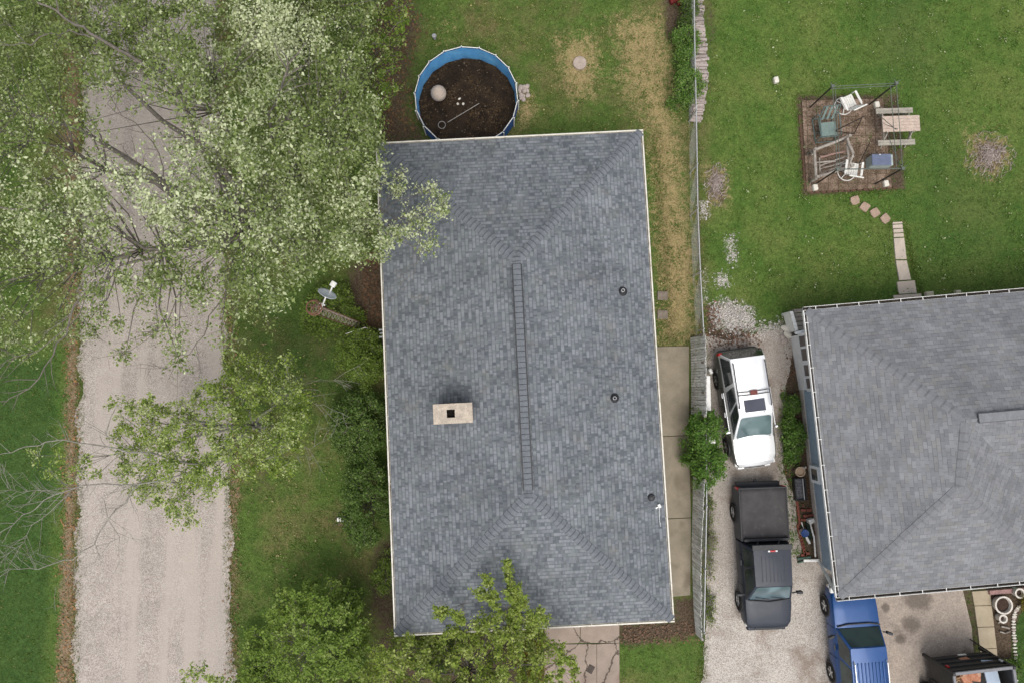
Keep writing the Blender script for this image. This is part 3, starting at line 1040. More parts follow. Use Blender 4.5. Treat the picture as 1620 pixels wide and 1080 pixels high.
# side steps behind the sunroom
m = MB()
for i in range(6):
    a = WA + wd * (.12 + i * .17)
    m.bar((a + inn * .05 - o2) + Vector((0, 0, .42)), (a + inn * 1.2 - o2) + Vector((0, 0, .42)), .14, .05)
m.bar(WA + wd * .1 - o2 + Vector((0, 0, .2)) + inn * .1, WA + wd * 1.05 - o2 + Vector((0, 0, .2)) + inn * .1, .08, .4)
m.build('porch_deck', M_GREYWOOD, house2)
m = MB()
pa, pb = P(1260, 523, .85), P(1251.5, 493, .85)
m.bar(pa - o2, pb - o2, .13, .06)
for f_ in (.05, .95):
    q = pa.lerp(pb, f_) - o2
    m.box((q.x, q.y, .42), (.1, .1, .84))
m.bar(pa - o2 + Vector((-.03, 0, -.36)), pb - o2 + Vector((-.03, 0, -.36)), .03, .6)
m.bar(pa - o2 + Vector((0, 0, -.72)), pb - o2 + Vector((0, 0, -.72)), .06, .06)
m.build('porch_rail', M_WHITE, house2)
m = MB(); m.bar(P(1258, 527, .95) - o2, P(1278, 522, .95) - o2, .1, .1); m.build('porch_beam', M_WTRIM, house2)
# downspout at the south-west corner
m = MB()
pts = [P(1271, 886, .1), P(1296, 885.5, .16), WB + wn_ * .1 + Vector((0, 0, .5)), BLn + Vector((0, 0, -.12)) + bl * .02]
for a, b in zip(pts, pts[1:]): m.bar(a - o2, b - o2, .1, .08)
m.build('downspout', M_WHITE, house2)

# ------------------------------------------------------------------ vehicles (local axes: y forwards, x to the right, z up)
def paint(name, col, metal=.6, rough=.32, dirt=(.2, .17, .13), dirt_amt=.12, coat=.3):
    t = NT(name)
    c = t.mix(t.map(t.noise(2.2, 4, .6), .3, .7), col, tuple(x * .92 for x in col))
    dn = t.noise(5, 6, .75)
    c = t.mix(t.math('MULTIPLY', t.map(dn, .5, .75), dirt_amt), c, dirt)
    t.bump(t.noise(3.0, 2, .5), .05, .01)
    t.b.inputs['Coat Weight'].default_value = coat
    t.b.inputs['Coat Roughness'].default_value = .12
    return t.fin(c, t.map(dn, .3, .7, rough, rough + .16), metal, .5)


def glass(name, col, col2):
    t = NT(name)
    c = t.mix(t.map(t.noise(1.1, 1.5, .4, dist=.4), .36, .64, smooth=True), col, col2)
    return t.fin(c, .06, 0, .7)


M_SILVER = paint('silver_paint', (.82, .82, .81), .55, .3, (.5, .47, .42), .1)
M_SILVERSIDE = paint('silver_side_shaded', (.115, .115, .105), .55, .38)  # silver body darkened: the dim reflections on its flanks are painted in
M_NAVY = paint('charcoal_paint', (.013, .018, .031), .1, .45, (.13, .125, .12), .14, .1)
M_BLUE = paint('blue_paint', (.003, .055, .2), .25, .3, (.1, .14, .2), .1)
M_TYRE = pm('tyre_rubber', (.018, .018, .018), (.035, .033, .03), 10, .85, fine=40)
M_RIM = pm('rim_alloy', (.45, .45, .45), (.3, .3, .3), 10, .35, metal=.8)
M_RIMW = pm('rim_white', (.62, .6, .56), (.4, .38, .35), 10, .5)
M_WSCREEN = glass('windscreen_glass', (.13, .185, .185), (.07, .105, .11))
M_WSCREEN2 = glass('windscreen_bright', (.17, .24, .265), (.08, .115, .13))
M_SIDEGL = glass('side_glass', (.02, .024, .024), (.045, .05, .05))
M_GREENGL = glass('green_glass', (.035, .058, .05), (.018, .028, .028))
M_TRIM = pm('black_trim', (.022, .022, .024), (.04, .04, .042), 12, .55)
M_RED = pm('red_lens', (.45, .015, .02), (.3, .01, .015), 20, .2)
M_LAMP = pm('lamp_lens', (.72, .72, .68), (.5, .5, .48), 14, .15)
M_CHROME = pm('chrome', (.75, .75, .75), (.55, .55, .55), 6, .25, metal=.85)


def sect(y, w, zl, zb, crown):
    h = [(w * .93, zl), (w * .985, zl + .16), (w, zl + (zb - zl) * .55), (w * .975, zb - .1), (w * .93, zb - .025), (w * .82, zb + crown * .35), (w * .45, zb + crown * .85), (0, zb + crown)]
    pts = [(-a, b) for a, b in h] + [(a, b) for a, b in h[::-1][1:]]
    return [Vector((a, y, b)) for a, b in pts]


def loft(m, secs):
    n = len(secs[0])
    idx = [m.add(s_, []) for s_ in secs]
    for i in range(len(idx) - 1):
        for k in range(n - 1):
            m.f.append([idx[i] + k, idx[i] + k + 1, idx[i + 1] + k + 1, idx[i + 1] + k]); m.mi.append(m.cur)
        m.f.append([idx[i] + n - 1, idx[i], idx[i + 1], idx[i + 1] + n - 1]); m.mi.append(m.cur)
    m.f.append([idx[0] + k for k in range(n)]); m.mi.append(m.cur)
    m.f.append([idx[-1] + k for k in range(n)][::-1]); m.mi.append(m.cur)
    return m


def pane(quad, u0, u1, v0, v1, lift=.006, r=.08, th=.012):
    """rounded panel on a four-cornered face (corners: low-left, low-right, top-right, top-left)"""
    q = [Vector(p) for p in quad]
    n = (q[1] - q[0]).cross(q[3] - q[0]).normalized()
    W = ((q[1] - q[0]).length + (q[2] - q[3]).length) / 2; H = ((q[3] - q[0]).length + (q[2] - q[1]).length) / 2
    ru, rv = r / W, r / H
    pts = []
    for cu, cv, a0 in ((u0 + ru, v0 + rv, 180), (u1 - ru, v0 + rv, 270), (u1 - ru, v1 - rv, 0), (u0 + ru, v1 - rv, 90)):
        for a in (0, 30, 60, 90):
            x = cu + ru * math.cos(R(a0 + a)); y = cv + rv * math.sin(R(a0 + a))
            lo = q[0].lerp(q[1], x); hi = q[3].lerp(q[2], x)
            pts.append(lo.lerp(hi, y) + n * lift)
    m = MB(); m.plate(pts, th)
    return m


def wheel(root, x, y, r, side, rimmat, wdt=.22):
    m = MB(); xs = side
    m.lathe((x, y, r), [(r * .6, -wdt / 2 * xs), (r * .93, -wdt / 2 * xs), (r, -wdt * .36 * xs), (r, wdt * .36 * xs), (r * .93, wdt / 2 * xs), (r * .62, wdt / 2 * xs), (r * .6, wdt * .3 * xs)], 28, 'X')
    w = m.build('wheel', M_TYRE, root, smooth=35)
    m = MB()
    o = wdt * .34 * xs
    m.lathe((x, y, r), [(r * .6, o), (r * .55, o + .02 * xs), (r * .5, o - .03 * xs), (r * .2, o - .01 * xs), (r * .16, o + .03 * xs), (0.01, o + .035 * xs)], 20, 'X', False)
    for k in range(5):
        a = k * 2 * math.pi / 5
        m.bar((x + o, y + r * .15 * math.cos(a), r + r * .15 * math.sin(a)), (x + o + .012 * xs, y + r * .57 * math.cos(a), r + r * .57 * math.sin(a)), .05, .04, (1, 0, 0))
    m.build('rim', rimmat, w, smooth=35)


def arch(root, x, y, r, side):
    m = MB()
    m.lathe((x, y, r), [(r * 1.16, -.12 * side), (r * 1.16, .012 * side)], 28, 'X')
    m.build('wheel_arch', M_TRIM, root)


def cabin_faces(c):
    """c: dict y_ws0 y_ws1 y_r1 y_r0 wb wt zb zt (rear base zb2)"""
    wb, wt, zb, zt = c['wb'], c['wt'], c['zb'], c['zt']
    zr_ = c.get('zbr', zb)
    lo = [(-wb * c.get('fb', 1), c['y0'], zb), (wb * c.get('fb', 1), c['y0'], zb), (wb, c['y3'], zr_), (-wb, c['y3'], zr_)]
    hi = [(-wt * c.get('ft', 1), c['y1'], zt - c.get('drop', .02)), (wt * c.get('ft', 1), c['y1'], zt - c.get('drop', .02)), (wt, c['y2'], zt - .02), (-wt, c['y2'], zt - .02)]
    return [Vector(p) for p in lo], [Vector(p) for p in hi]


def build_cabin(root, c, mat, name='cabin'):
    lo, hi = cabin_faces(c)
    m = MB()
    dn = Vector((0, 0, -.12))
    vs = [p + dn for p in lo] + lo + hi
    # crowned roof grid
    m.add(vs, [(0, 1, 2, 3), (0, 1, 5, 4), (1, 2, 6, 5), (2, 3, 7, 6), (3, 0, 4, 7), (4, 5, 9, 8), (5, 6, 10, 9), (6, 7, 11, 10), (7, 4, 8, 11)])
    n, k = 6, 5
    g = []
    for j in range(k + 1):
        for i in range(n + 1):
            u, v = i / n, j / k
            p = hi[0].lerp(hi[1], u).lerp(hi[3].lerp(hi[2], u), v)
            g.append(p + Vector((0, 0, .055 * (1 - (2 * u - 1) ** 2) * (1 - .55 * (2 * v - 1) ** 4))))
    b = len(m.v); m.v += g
    for j in range(k):
        for i in range(n):
            m.f.append([b + j * (n + 1) + i, b + j * (n + 1) + i + 1, b + (j + 1) * (n + 1) + i + 1, b + (j + 1) * (n + 1) + i]); m.mi.append(0)
    bm_o = m.build(name, mat, root)
    bm = bmesh.new(); bm.from_mesh(bm_o.data); bmesh.ops.remove_doubles(bm, verts=bm.verts, dist=.002); bmesh.ops.recalc_face_normals(bm, faces=bm.faces); bm.to_mesh(bm_o.data); bm.free()
    bv = bm_o.modifiers.new('bevel', 'BEVEL'); bv.width = .035; bv.segments = 3; bv.limit_method = 'ANGLE'; bv.angle_limit = R(22)
    bm_o.data.polygons.foreach_set('use_smooth', [True] * len(bm_o.data.polygons))
    bm_o.data.set_sharp_from_angle(angle=R(50))
    return bm_o, lo, hi


def place_from_wheels(uvr, uvf, zw, side, half):
    """rear and front wheel pixel (outer face of the tyre centre on image-left side); side = +1 if that is the car's right"""
    a = P(*uvr, zw); b = P(*uvf, zw)
    f = (b - a); L = f.length; f.normalize()
    rt = Vector((f.y, -f.x, 0))
    c = (a + b) / 2 - rt * side * half
    return Vector((c.x, c.y, 0)), math.atan2(-f.x, f.y), L


# ---- silver SUV
loc, rz, wb_ = place_from_wheels((1132, 601), (1148, 706), .34, 1, .91)
suv = thing('suv', 'silver white SUV with sunroof and roof rails parked beside the wooden fence', 'car', loc, rz)
h = wb_ / 2; HW = .9
yf, yr = h + .86, -h - 1.08
m = MB()
loft(m, [sect(yf - .02, .62, .38, .68, .0), sect(yf - .1, .74, .3, .8, .01), sect(yf - .3, .84, .24, .9, .03), sect(h + .1, .885, .22, .97, .04), sect(h - .6, .9, .22, 1.03, .03), sect(0, .91, .22, 1.04, .0),
         sect(-h, .91, .22, 1.05, 0), sect(yr + .3, .89, .24, 1.06, 0), sect(yr + .08, .84, .3, 1.02, 0), sect(yr, .78, .4, .9, 0)])
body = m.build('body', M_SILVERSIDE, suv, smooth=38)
m = MB()          # bonnet: its own panel
hs_ = [(yf - .03, .5, .74), (yf - .07, .62, .8), (yf - .2, .72, .875), (yf - .45, .77, .945), (h + .1, .79, .985), (h - .2, .78, 1.03), (h - .4, .76, 1.05)]
g = []
for (y, w, z) in hs_:
    for i in range(9):
        u = i / 8 * 2 - 1
        g.append((u * w, y, z + .05 * (1 - u * u) - .02 * abs(u) ** 3 + .016))
for j in range(len(hs_) - 1):
    m.add([g[j * 9 + i] for i in range(9)] + [g[(j + 1) * 9 + i] for i in range(9)], [(i, i + 1, 10 + i, 9 + i) for i in range(8)])
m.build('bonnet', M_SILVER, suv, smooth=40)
cb = dict(y0=h - .28, y1=h - 1.2, y2=yr + .34, y3=yr + .06, wb=.86, wt=.66, zb=1.03, zt=1.74, fb=.9, ft=.95)
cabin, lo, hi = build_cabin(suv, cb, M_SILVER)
wsq = [lo[1], lo[0], hi[0], hi[1]]
pane(wsq, .05, .95, .06, .93, r=.1).build('windscreen', M_WSCREEN, suv)
w = pane(wsq, .07, .93, .0, .05, .012, r=.015).build('wiper_cowl', M_TRIM, suv)
rq = [lo[3], lo[2], hi[2], hi[3]]
pane(rq, .02, .98, .02, .98, r=.06).build('rear_window', M_SIDEGL, suv)
m = MB(); m.bar((-.76, yr + .02, .6), (.76, yr + .02, .6), .14, .2); m.build('rear_bumper', M_BLACK, suv, bevel=.04)
for sx in (1, -1):
    q = [lo[1], lo[2], hi[2], hi[1]] if sx > 0 else [lo[3], lo[0], hi[0], hi[3]]
    seq = ((.03, .26), (.3, .54), (.6, .96)) if sx > 0 else ((.04, .40), (.46, .70), (.74, .97))
    for a, b in seq:
        pane(q, a, b, .1, .92, r=.06).build('side_window', M_SIDEGL, suv)
    m = MB(); m.tube([(sx * .6, yr + .5, 1.79), (sx * .6, yr + .6, 1.83), (sx * .605, h - 1.6, 1.83), (sx * .605, h - 1.5, 1.78)], .022, 6); m.build('roof_rail', M_TRIM, suv)
    m = MB(); m.box((sx * (.98 if sx > 0 else .9), h - .62, 1.12), (.2 if sx > 0 else .12, .1, .15)); m.build('mirror', M_SILVER, suv, bevel=.03)
    for yy in (h - 1.28, -h + .62):
        m = MB(); m.box((sx * .925, yy, .93), (.05, .2, .05)); m.build('door_handle', M_SILVER, suv, bevel=.012)
    m = MB(); m.bar((sx * .905, -h + .5, 1.07), (sx * .89, h - .62, 1.06), .03, .03); m.build('window_trim', M_CHROME, suv)
    m = MB(); m.box((sx * .8, yr + .1, .98 if sx > 0 else .8), (.17, .13, .3), taper=.8); m.build('tail_lamp', M_RED, suv, bevel=.03)
    m = MB(); m.box((sx * .69, yf - .16, .72), (.2, .16, .12)); m.build('headlight', M_LAMP, suv, bevel=.03)
    for y in (h, -h):
        arch(suv, sx * .9, y, .35, sx); wheel(suv, sx * .81, y, .355, sx, M_RIM)
m = MB(); m.bar((-.66, yf - .02, .52), (.66, yf - .02, .52), .16, .2); m.build('front_bumper', M_SILVER, suv, bevel=.05)
m = MB(); m.bar((-.4, yf + .0, .6), (.4, yf + .0, .6), .06, .1); m.build('grille', M_TRIM, suv)
top = lambda y: 1.772
ys0 = h - 1.27
m = MB(); m.plate([(-.38, ys0 - .52, 1.783), (.4, ys0 - .52, 1.783), (.4, ys0 - .06, 1.783), (-.38, ys0 - .06, 1.783)], .012); m.build('sunroof', glass('sunroof_glass', (.02, .022, .04), (.05, .055, .075)), suv)
for yy in (ys0 - .72, ys0 - .84):
    m = MB(); m.tube([(-.6, yy, 1.825), (0, yy + .02, 1.845), (.6, yy, 1.825)], .018, 6); m.build('roof_crossbar', M_TRIM, suv)
m = MB(); m.box((0, ys0 - .78, 1.86), (.26, .19, .02)); m.build('roof_bracket', pm('rusty_red', (.2, .07, .06), (.13, .05, .045), 12, .8), suv)
m = MB(); m.tube([(-.3, ys0 + .0, 1.77), (-.3, ys0 - .02, 1.84)], .012, 6); m.build('aerial', M_TRIM, suv)

# ---- black pickup
loc, rz, wb_ = place_from_wheels((1160, 809), (1168, 949), .36, 1, .93)
pk = thing('pickup_truck', 'charcoal pickup truck with black bed cover parked on the gravel drive', 'pickup', loc, rz)
h = wb_ / 2
yf, yr = h + .98, -h - 1.02
ybed = .02 - h * .02
m = MB()
loft(m, [sect(yf - .02, .66, .36, .74, 0), sect(yf - .1, .78, .3, .87, .01), sect(yf - .32, .88, .26, .97, .025), sect(h + .1, .92, .24, 1.03, .03), sect(h - .68, .93, .24, 1.09, .02), sect(h - 1.2, .93, .24, 1.08, 0), sect(.14, .93, .24, 1.08, 0), sect(-.66, .93, .24, 1.08, 0)])
m.build('body', M_NAVY, pk, smooth=38)
m = MB(); m.box((0, (-.7 + yr) / 2, .68), (1.82, -yr - .7, .8)); m.build('cargo_bed', M_NAVY, pk, bevel=.04)
t = NT('vinyl_cover')
c = t.mix(t.map(t.noise(1.8, 5, .65), .35, .65), (.075, .07, .07), (.055, .052, .052))
c = t.mix(t.math('MULTIPLY', t.map(t.noise(2.6, 7, .75), .57, .7), .5), c, (.17, .16, .15))
t.bump(t.noise(2.0, 3, .5), .2, .04)
M_COVER = t.fin(c, .62, 0, .4)
m = MB()
n = 10
for j in range(n):
    for i in range(n):
        f_ = lambda a, b: (-.9 + 1.8 * a / n, yr + .02 + (-yr - .8) * b / n, 1.115 - .03 * math.sin(math.pi * a / n) * math.sin(math.pi * b / n) + .004 * math.sin(a * 2.1 + b) )
        m.add([f_(i, j), f_(i + 1, j), f_(i + 1, j + 1), f_(i, j + 1)], [(0, 1, 2, 3)])
ob = m.build('bed_cover', M_COVER, pk)
bm = bmesh.new(); bm.from_mesh(ob.data); bmesh.ops.remove_doubles(bm, verts=bm.verts, dist=.002); bmesh.ops.recalc_face_normals(bm, faces=bm.faces); bm.to_mesh(ob.data); bm.free()
sm = ob.modifiers.new('thick', 'SOLIDIFY'); sm.thickness = .035; sm.offset = -1
ob.data.polygons.foreach_set('use_smooth', [True] * len(ob.data.polygons))
m = MB()
for sx in (-1, 1): m.bar((sx * .9, yr + .03, 1.105), (sx * .9, -.76, 1.105), .05, .06)
m.bar((-.92, yr + .02, 1.1), (.92, yr + .02, 1.1), .05, .06); m.build('cover_rail', M_TRIM, pk, bevel=.012)
m = MB(); m.bar((-.85, yr - .06, .55), (.85, yr - .06, .55), .2, .2); m.box((.05, yr - .14, .5), (.12, .2, .1)); m.build('rear_bumper', M_TRIM, pk, bevel=.03)
cb = dict(y0=yf - 1.2, y1=yf - 1.88, y2=-.53, y3=-.66, wb=.9, wt=.7, zb=1.07, zt=1.76, fb=.95, ft=.97)
cabin, lo, hi = build_cabin(pk, cb, M_NAVY)
for i in range(7):
    m = MB(); m.bar((-.42 + i * .14, yf - 2.05, 1.8 - abs(i - 3) * .006), (-.42 + i * .14, -.3, 1.795 - abs(i - 3) * .006), .03, .01); m.build('roof_rib', M_NAVY, pk, bevel=.006)
pane([lo[1], lo[0], hi[0], hi[1]], .05, .95, .05, .94, r=.1).build('windscreen', M_WSCREEN2, pk)
pane([lo[3], lo[2], hi[2], hi[3]], .06, .94, .1, .9, r=.06).build('rear_window', M_SIDEGL, pk)
m = MB(); m.bar((-.74, -.62, 1.76), (.74, -.62, 1.76), .2, .05); m.build('cab_visor', M_TRIM, pk, bevel=.015)
m = MB(); m.bar((-.85, -.78, 1.2), (.85, -.78, 1.2), .1, .14)
for x in (-.5, .3): m.bar((x, -.78, 1.2), (x + .18, -.62, 1.5), .05, .04)
m.build('bed_rack', M_TRIM, pk, bevel=.012)
m = MB(); m.box((0, -.49, 1.785), (.2, .06, .04)); m.build('brake_lamp', M_RED, pk, bevel=.01)
for sx in (-1, 1):
    m = MB(); m.box((sx * .14, -.49, 1.785), (.07, .055, .045)); m.build('cargo_lamp', M_LAMP, pk)
for sx in (1, -1):
    q = [lo[1], lo[2], hi[2], hi[1]] if sx > 0 else [lo[3], lo[0], hi[0], hi[3]]
    for a, b in (((.05, .52), (.57, .93)) if sx > 0 else ((.07, .43), (.48, .95))):
        pane(q, a, b, .1, .92, r=.06).build('side_window', M_SIDEGL, pk)
    m = MB(); m.bar((sx * .88, yf - 1.42, 1.1), (sx * 1.08, yf - 1.46, 1.14), .06, .05); m.box((sx * 1.14, yf - 1.46, 1.17), (.22, .1, .2)); m.build('mirror', M_TRIM, pk, bevel=.025)
    m = MB(); m.box((sx * .7, yf - .2, .7), (.26, .16, .14)); m.build('headlight', M_LAMP, pk, bevel=.03)
    m = MB(); m.box((sx * .88, yr + .03, .85), (.1, .1, .34)); m.build('tail_lamp', M_RED, pk, bevel=.02)
    m = MB(); m.box((sx * .94, .1, .98), (.04, .2, .05)); m.build('door_handle', M_TRIM, pk)
    for y in (h, -h):
        arch(pk, sx * .92, y, .37, sx); wheel(pk, sx * .84, y, .375, sx, M_RIM, .25)
m = MB(); m.bar((-.74, yf, .55), (.74, yf, .55), .16, .22); m.build('front_bumper', M_NAVY, pk, bevel=.05)
m = MB(); m.bar((-.5, yf - .06, .8), (.5, yf - .06, .8), .06, .15); m.build('grille', M_TRIM, pk)
m = MB(); m.tube([(-.78, yf - 1.2, 1.1), (0, yf - 1.12, 1.125), (.78, yf - 1.2, 1.1)], .022, 6); m.build('wiper', M_TRIM, pk)
for sx in (-1, 1):
    m = MB(); m.tube([(sx * .3 - .3, yf - 1.22, 1.13), (sx * .3 + .25, yf - 1.34, 1.24)], .012, 5); m.build('wiper', M_TRIM, pk)

# ---- blue SUV
loc, rz, wb_ = place_from_wheels((1314, 1062), (1304, 957), .35, -1, .9)
bs = thing('suv', 'bright blue two-door SUV with ribbed roof nosing under the neighbour eave', 'car', loc, rz)
h = wb_ / 2
yf, yr = h + .78, -h - .9
m = MB()
loft(m, [sect(yf - .02, .72, .36, .76, 0), sect(yf - .08, .8, .3, .88, .01), sect(yf - .28, .86, .26, .96, .02), sect(h, .89, .24, 1.0, .03), sect(h - .62, .9, .24, 1.04, .02), sect(0, .9, .24, 1.05, 0), sect(-h, .9, .24, 1.05, 0), sect(yr + .15, .88, .26, 1.05, 0), sect(yr, .84, .36, 1.0, 0)])
m.build('body', M_BLUE, bs, smooth=38)
cb = dict(y0=h - .62, y1=h - 1.16, y2=yr + .3, y3=yr + .1, wb=.87, wt=.68, zb=1.04, zt=1.72, fb=.96, ft=.97)
cabin, lo, hi = build_cabin(bs, cb, M_BLUE)
pane([lo[1], lo[0], hi[0], hi[1]], .04, .96, .05, .95, r=.07).build('windscreen', M_GREENGL, bs)
pane([lo[3], lo[2], hi[2], hi[3]], .06, .94, .1, .9, r=.06).build('rear_window', M_SIDEGL, bs)
for i in range(8):
    z_r = 1.75 + .024 * (1 - ((i - 3.5) / 3.5) ** 2)
    m = MB(); m.bar((-.46 + i * .132, h - 1.68, z_r), (-.46 + i * .132, yr + .45, z_r), .04, .02); m.build('roof_rib', M_BLUE, bs, bevel=.008)
m = MB(); m.tube([(-.8, h - .57, 1.085), (-.4, h - .5, 1.1), (.4, h - .5, 1.1), (.8, h - .57, 1.085)], .028, 6); m.build('cowl', M_TRIM, bs)
for sx in (1, -1):
    q = [lo[1], lo[2], hi[2], hi[1]] if sx > 0 else [lo[3], lo[0], hi[0], hi[3]]
    for a, b in (((.05, .36), (.41, .95)) if sx > 0 else ((.05, .59), (.64, .95))):
        pane(q, a, b, .1, .92, r=.06).build('side_window', M_GREENGL, bs)
    m = MB(); m.tube([(sx * .6, h - 1.62, 1.75), (sx * .6, h - 1.7, 1.8), (sx * .6, yr + .5, 1.8), (sx * .6, yr + .42, 1.75)], .022, 6); m.build('roof_rail', M_CHROME, bs)
    m = MB(); m.bar((sx * .88, h - .85, 1.1), (sx * 1.05, h - .88, 1.12), .05, .05); m.box((sx * 1.1, h - .9, 1.15), (.22, .1, .16), sx * -.35); m.build('mirror', M_TRIM, bs, bevel=.025)
    m = MB(); m.box((sx * .72, yf - .06, .84), (.26, .2, .15)); m.build('headlight', M_LAMP, bs, bevel=.03)
    m = MB(); m.box((sx * .86, yr + .03, .85), (.1, .1, .3)); m.build('tail_lamp', M_RED, bs, bevel=.02)
    m = MB(); m.box((sx * .912, -.1, .95), (.04, .2, .05)); m.build('door_handle', M_TRIM, bs)
    for y in (h, -h):
        arch(bs, sx * .89, y, .36, sx); wheel(bs, sx * .81, y, .365, sx, M_RIMW)
m = MB(); m.bar((-.8, yf + .02, .55), (.8, yf + .02, .55), .14, .18); m.build('front_bumper', M_CHROME, bs, bevel=.03)
m = MB(); m.bar((-.55, yf - .03, .82), (.55, yf - .03, .82), .06, .16); m.build('grille', M_TRIM, bs)

M_SEAM = pm('panel_seam', (.012, .012, .013), None, 8, .8)
def seams(root, xs, ys, zlo, zhi, sx):
    m = MB()
    for y in ys: m.bar((sx * xs, y, zlo), (sx * (xs - .015), y, zhi), .012, .012, (0, 1, 0))
    m.build('door_seam', M_SEAM, root)
for sx in (1, -1):
    seams(suv, .912, (.62, -.28, -1.0), .4, 1.0, sx); seams(pk, .932, (.95, -.2), .4, 1.05, sx); seams(bs, .902, (.62, -.5), .4, 1.0, sx)

# ---- black high-sided trailer
tA, tB = P(1456, 1032), P(1546, 1022)
ax = (tB - tA).normalized(); ay = Vector((-ax.y, ax.x, 0))
TW = (tB - tA).length
tr = thing('utility_trailer', 'black high-sided trailer heaped with junk standing on the concrete apron', 'trailer', (tA + tB) / 2, math.atan2(ax.y, ax.x))
TL_, TH_ = 3.6, 2.0
M_TRB = pm('trailer_black', (.022, .021, .02), (.038, .036, .034), 4, .55, fine=30)
M_TRG = pm('trailer_rim_grey', (.2, .2, .21), (.15, .15, .16), 6, .5)
hwid = TW / 2
def tw(name, c, sz):
    m = MB(); m.box(c, sz); return m.build(name, M_TRB, tr)
pf = tw('tailgate', (0, -.03, .45 + (TH_ - .45) / 2), (TW - .14, .05, TH_ - .5))
m = MB()
for z in (.75, 1.1, 1.45, 1.8): m.box((0, .02, z), (TW - .1, .06, .07))
m.build('rib', M_TRB, pf)
for sx in (-1, 1):
    p_ = tw('side_panel', (sx * (hwid - .03), -TL_ / 2, .45 + (TH_ - .45) / 2), (.05, TL_, TH_ - .5))
    m = MB()
    for i in range(6): m.box((sx * (hwid + .0), -.1 - i * .7, .45 + (TH_ - .45) / 2), (.06, .08, TH_ - .52))
    m.build('rib', M_TRB, p_)
    m = MB(); m.box((sx * (hwid - .02), .0, TH_ / 2 + .1), (.1, .1, TH_ - .1)); m.build('corner_post', M_TRB, tr)
    m = MB(); m.box((sx * (hwid - .12), .07, 1.5), (.09, .05, .15)); m.build('tail_lamp', M_LAMP if sx > 0 else M_RED, tr)
    for y in (-1.3, -2.2):
        m = MB(); m.lathe((sx * (hwid + .14), y, .34), [(.2, -.1), (.34, -.09), (.34, .09), (.2, .1)], 20, 'X'); wv = m.build('wheel', M_TYRE, tr, smooth=40)
        m = MB(); m.lathe((sx * (hwid + .14), y, .34), [(.2, .06 * sx), (.05, .1 * sx)], 14, 'X', False); m.build('rim', M_RIMW, wv)
tw('front_panel', (0, -TL_, .45 + (TH_ - .45) / 2), (TW, .05, TH_ - .5))
m = MB(); m.box((0, -TL_ / 2, .5), (TW - .1, TL_ - .05, .1)); m.build('floor', M_TRB, tr)
m = MB()
for sx in (-1, 1): m.bar((sx * (hwid - .03), .03, TH_ - .03), (sx * (hwid - .03), -TL_, TH_ - .03), .09, .07)
m.bar((-hwid, 0, TH_ - .026), (hwid, 0, TH_ - .026), .1, .07); m.build('top_rim', M_TRG, tr)
m = MB(); m.bar((-.2, -TL_, .45), (0, -TL_ - 1.2, .45), .08, .1); m.bar((.2, -TL_, .45), (0, -TL_ - 1.2, .45), .08, .1); m.build('tow_bar', M_TRB, tr)
m = MB(); m.box((.12, .03, .62), (.3, .03, .12)); m.build('number_plate', M_WHITE, tr)
m = MB(); m.tube([(hwid - .3, .35, .1), (hwid - .12, .12, 1.2), (hwid - .05, .02, 1.95)], .025, 6); m.build('gate_strut', M_TRB, tr)
TM = ROOTS[tr.name]
def intr(x, y, z): return TM @ Vector((x, y, z))
M_RUSTY = pm('rust', (.3, .11, .06), (.5, .25, .16), 3.2, .8, fine=22, stain=(.55, .42, .32))
M_PANEL = pm('pale_blue_board', (.5, .58, .68), (.42, .5, .6), 2, .5)
M_CARD = pm('cardboard', (.42, .28, .16), (.34, .22, .13), 3, .9)
m = MB()
for (x, y, z, sx, sy, sz, a) in ((0, -.42, .3, .8, .6, .5, .1), (.1, -.5, .82, .5, .35, .4, -.2), (-.22, -.55, .9, .3, .5, .3, .4)):
    m.box((x, y, z), (sx, sy, sz), a)
o_ = m.build('scrap_stove', M_RUSTY, None, bevel=.03); o_.location = intr(-.2, -.35, .56); o_.rotation_euler = (0, 0, .1)
tag(o_, 'rusty red brown scrap appliance lying in the black trailer', 'scrap')
m = MB(); m.box((0, 0, .6), (.5, .05, 1.2), Matrix.Rotation(R(70), 3, 'X')); o_ = m.build('board', M_PANEL, None, bevel=.008); o_.location = intr(.62, -.55, 1.2)
tag(o_, 'pale blue board lying on top of the trailer load', 'board')
m = MB()
for i in range(5): m.tube([(random.uniform(-.2, .2), random.uniform(-.3, .3), .8 + random.uniform(0, .3)) for _ in range(4)], .025, 6)
m.box((0, 0, .35), (.4, .5, .6), .3)
o_ = m.build('scrap_metal', M_CARD, None); o_.location = intr(-.72, -.4, .56)
tag(o_, 'tan box tangled with dark bent bars in the trailer corner', 'scrap')

# ------------------------------------------------------------------ pool
M_LINER = pm('pool_liner_blue', (.13, .4, .7), (.09, .3, .6), 3, .4, stain=(.22, .47, .66))
M_POOLOUT = pm('pool_wall_blue', (.02, .08, .27), (.03, .1, .33), 4, .5)
pt = P(738, 74, .95); pl_ = P(656, 152, .95); pr_ = P(819, 150, .95)
pcx = (pl_.x + pr_.x) / 2; prad = (pr_.x - pl_.x) / 2; pcy = pt.y - prad
pool = thing('pool', 'round blue above-ground pool drained and full of dark leaf litter', 'pool', (pcx, pcy, 0))
NS = 18
PH = .95
cor = [(math.cos(2 * math.pi * (i + .5) / NS + .1) * prad, math.sin(2 * math.pi * (i + .5) / NS + .1) * prad) for i in range(NS)]
m = MB()
fine = 5
ringp = []
for i in range(NS):
    a = Vector(cor[i]); b = Vector(cor[(i + 1) % NS])
    for k in range(fine):
        p = a.lerp(b, k / fine); mid = math.sin(math.pi * k / fine)
        ringp.append((p, mid))
n = len(ringp)
lv = []
zs = [0.04, .3, .6, PH - .02]
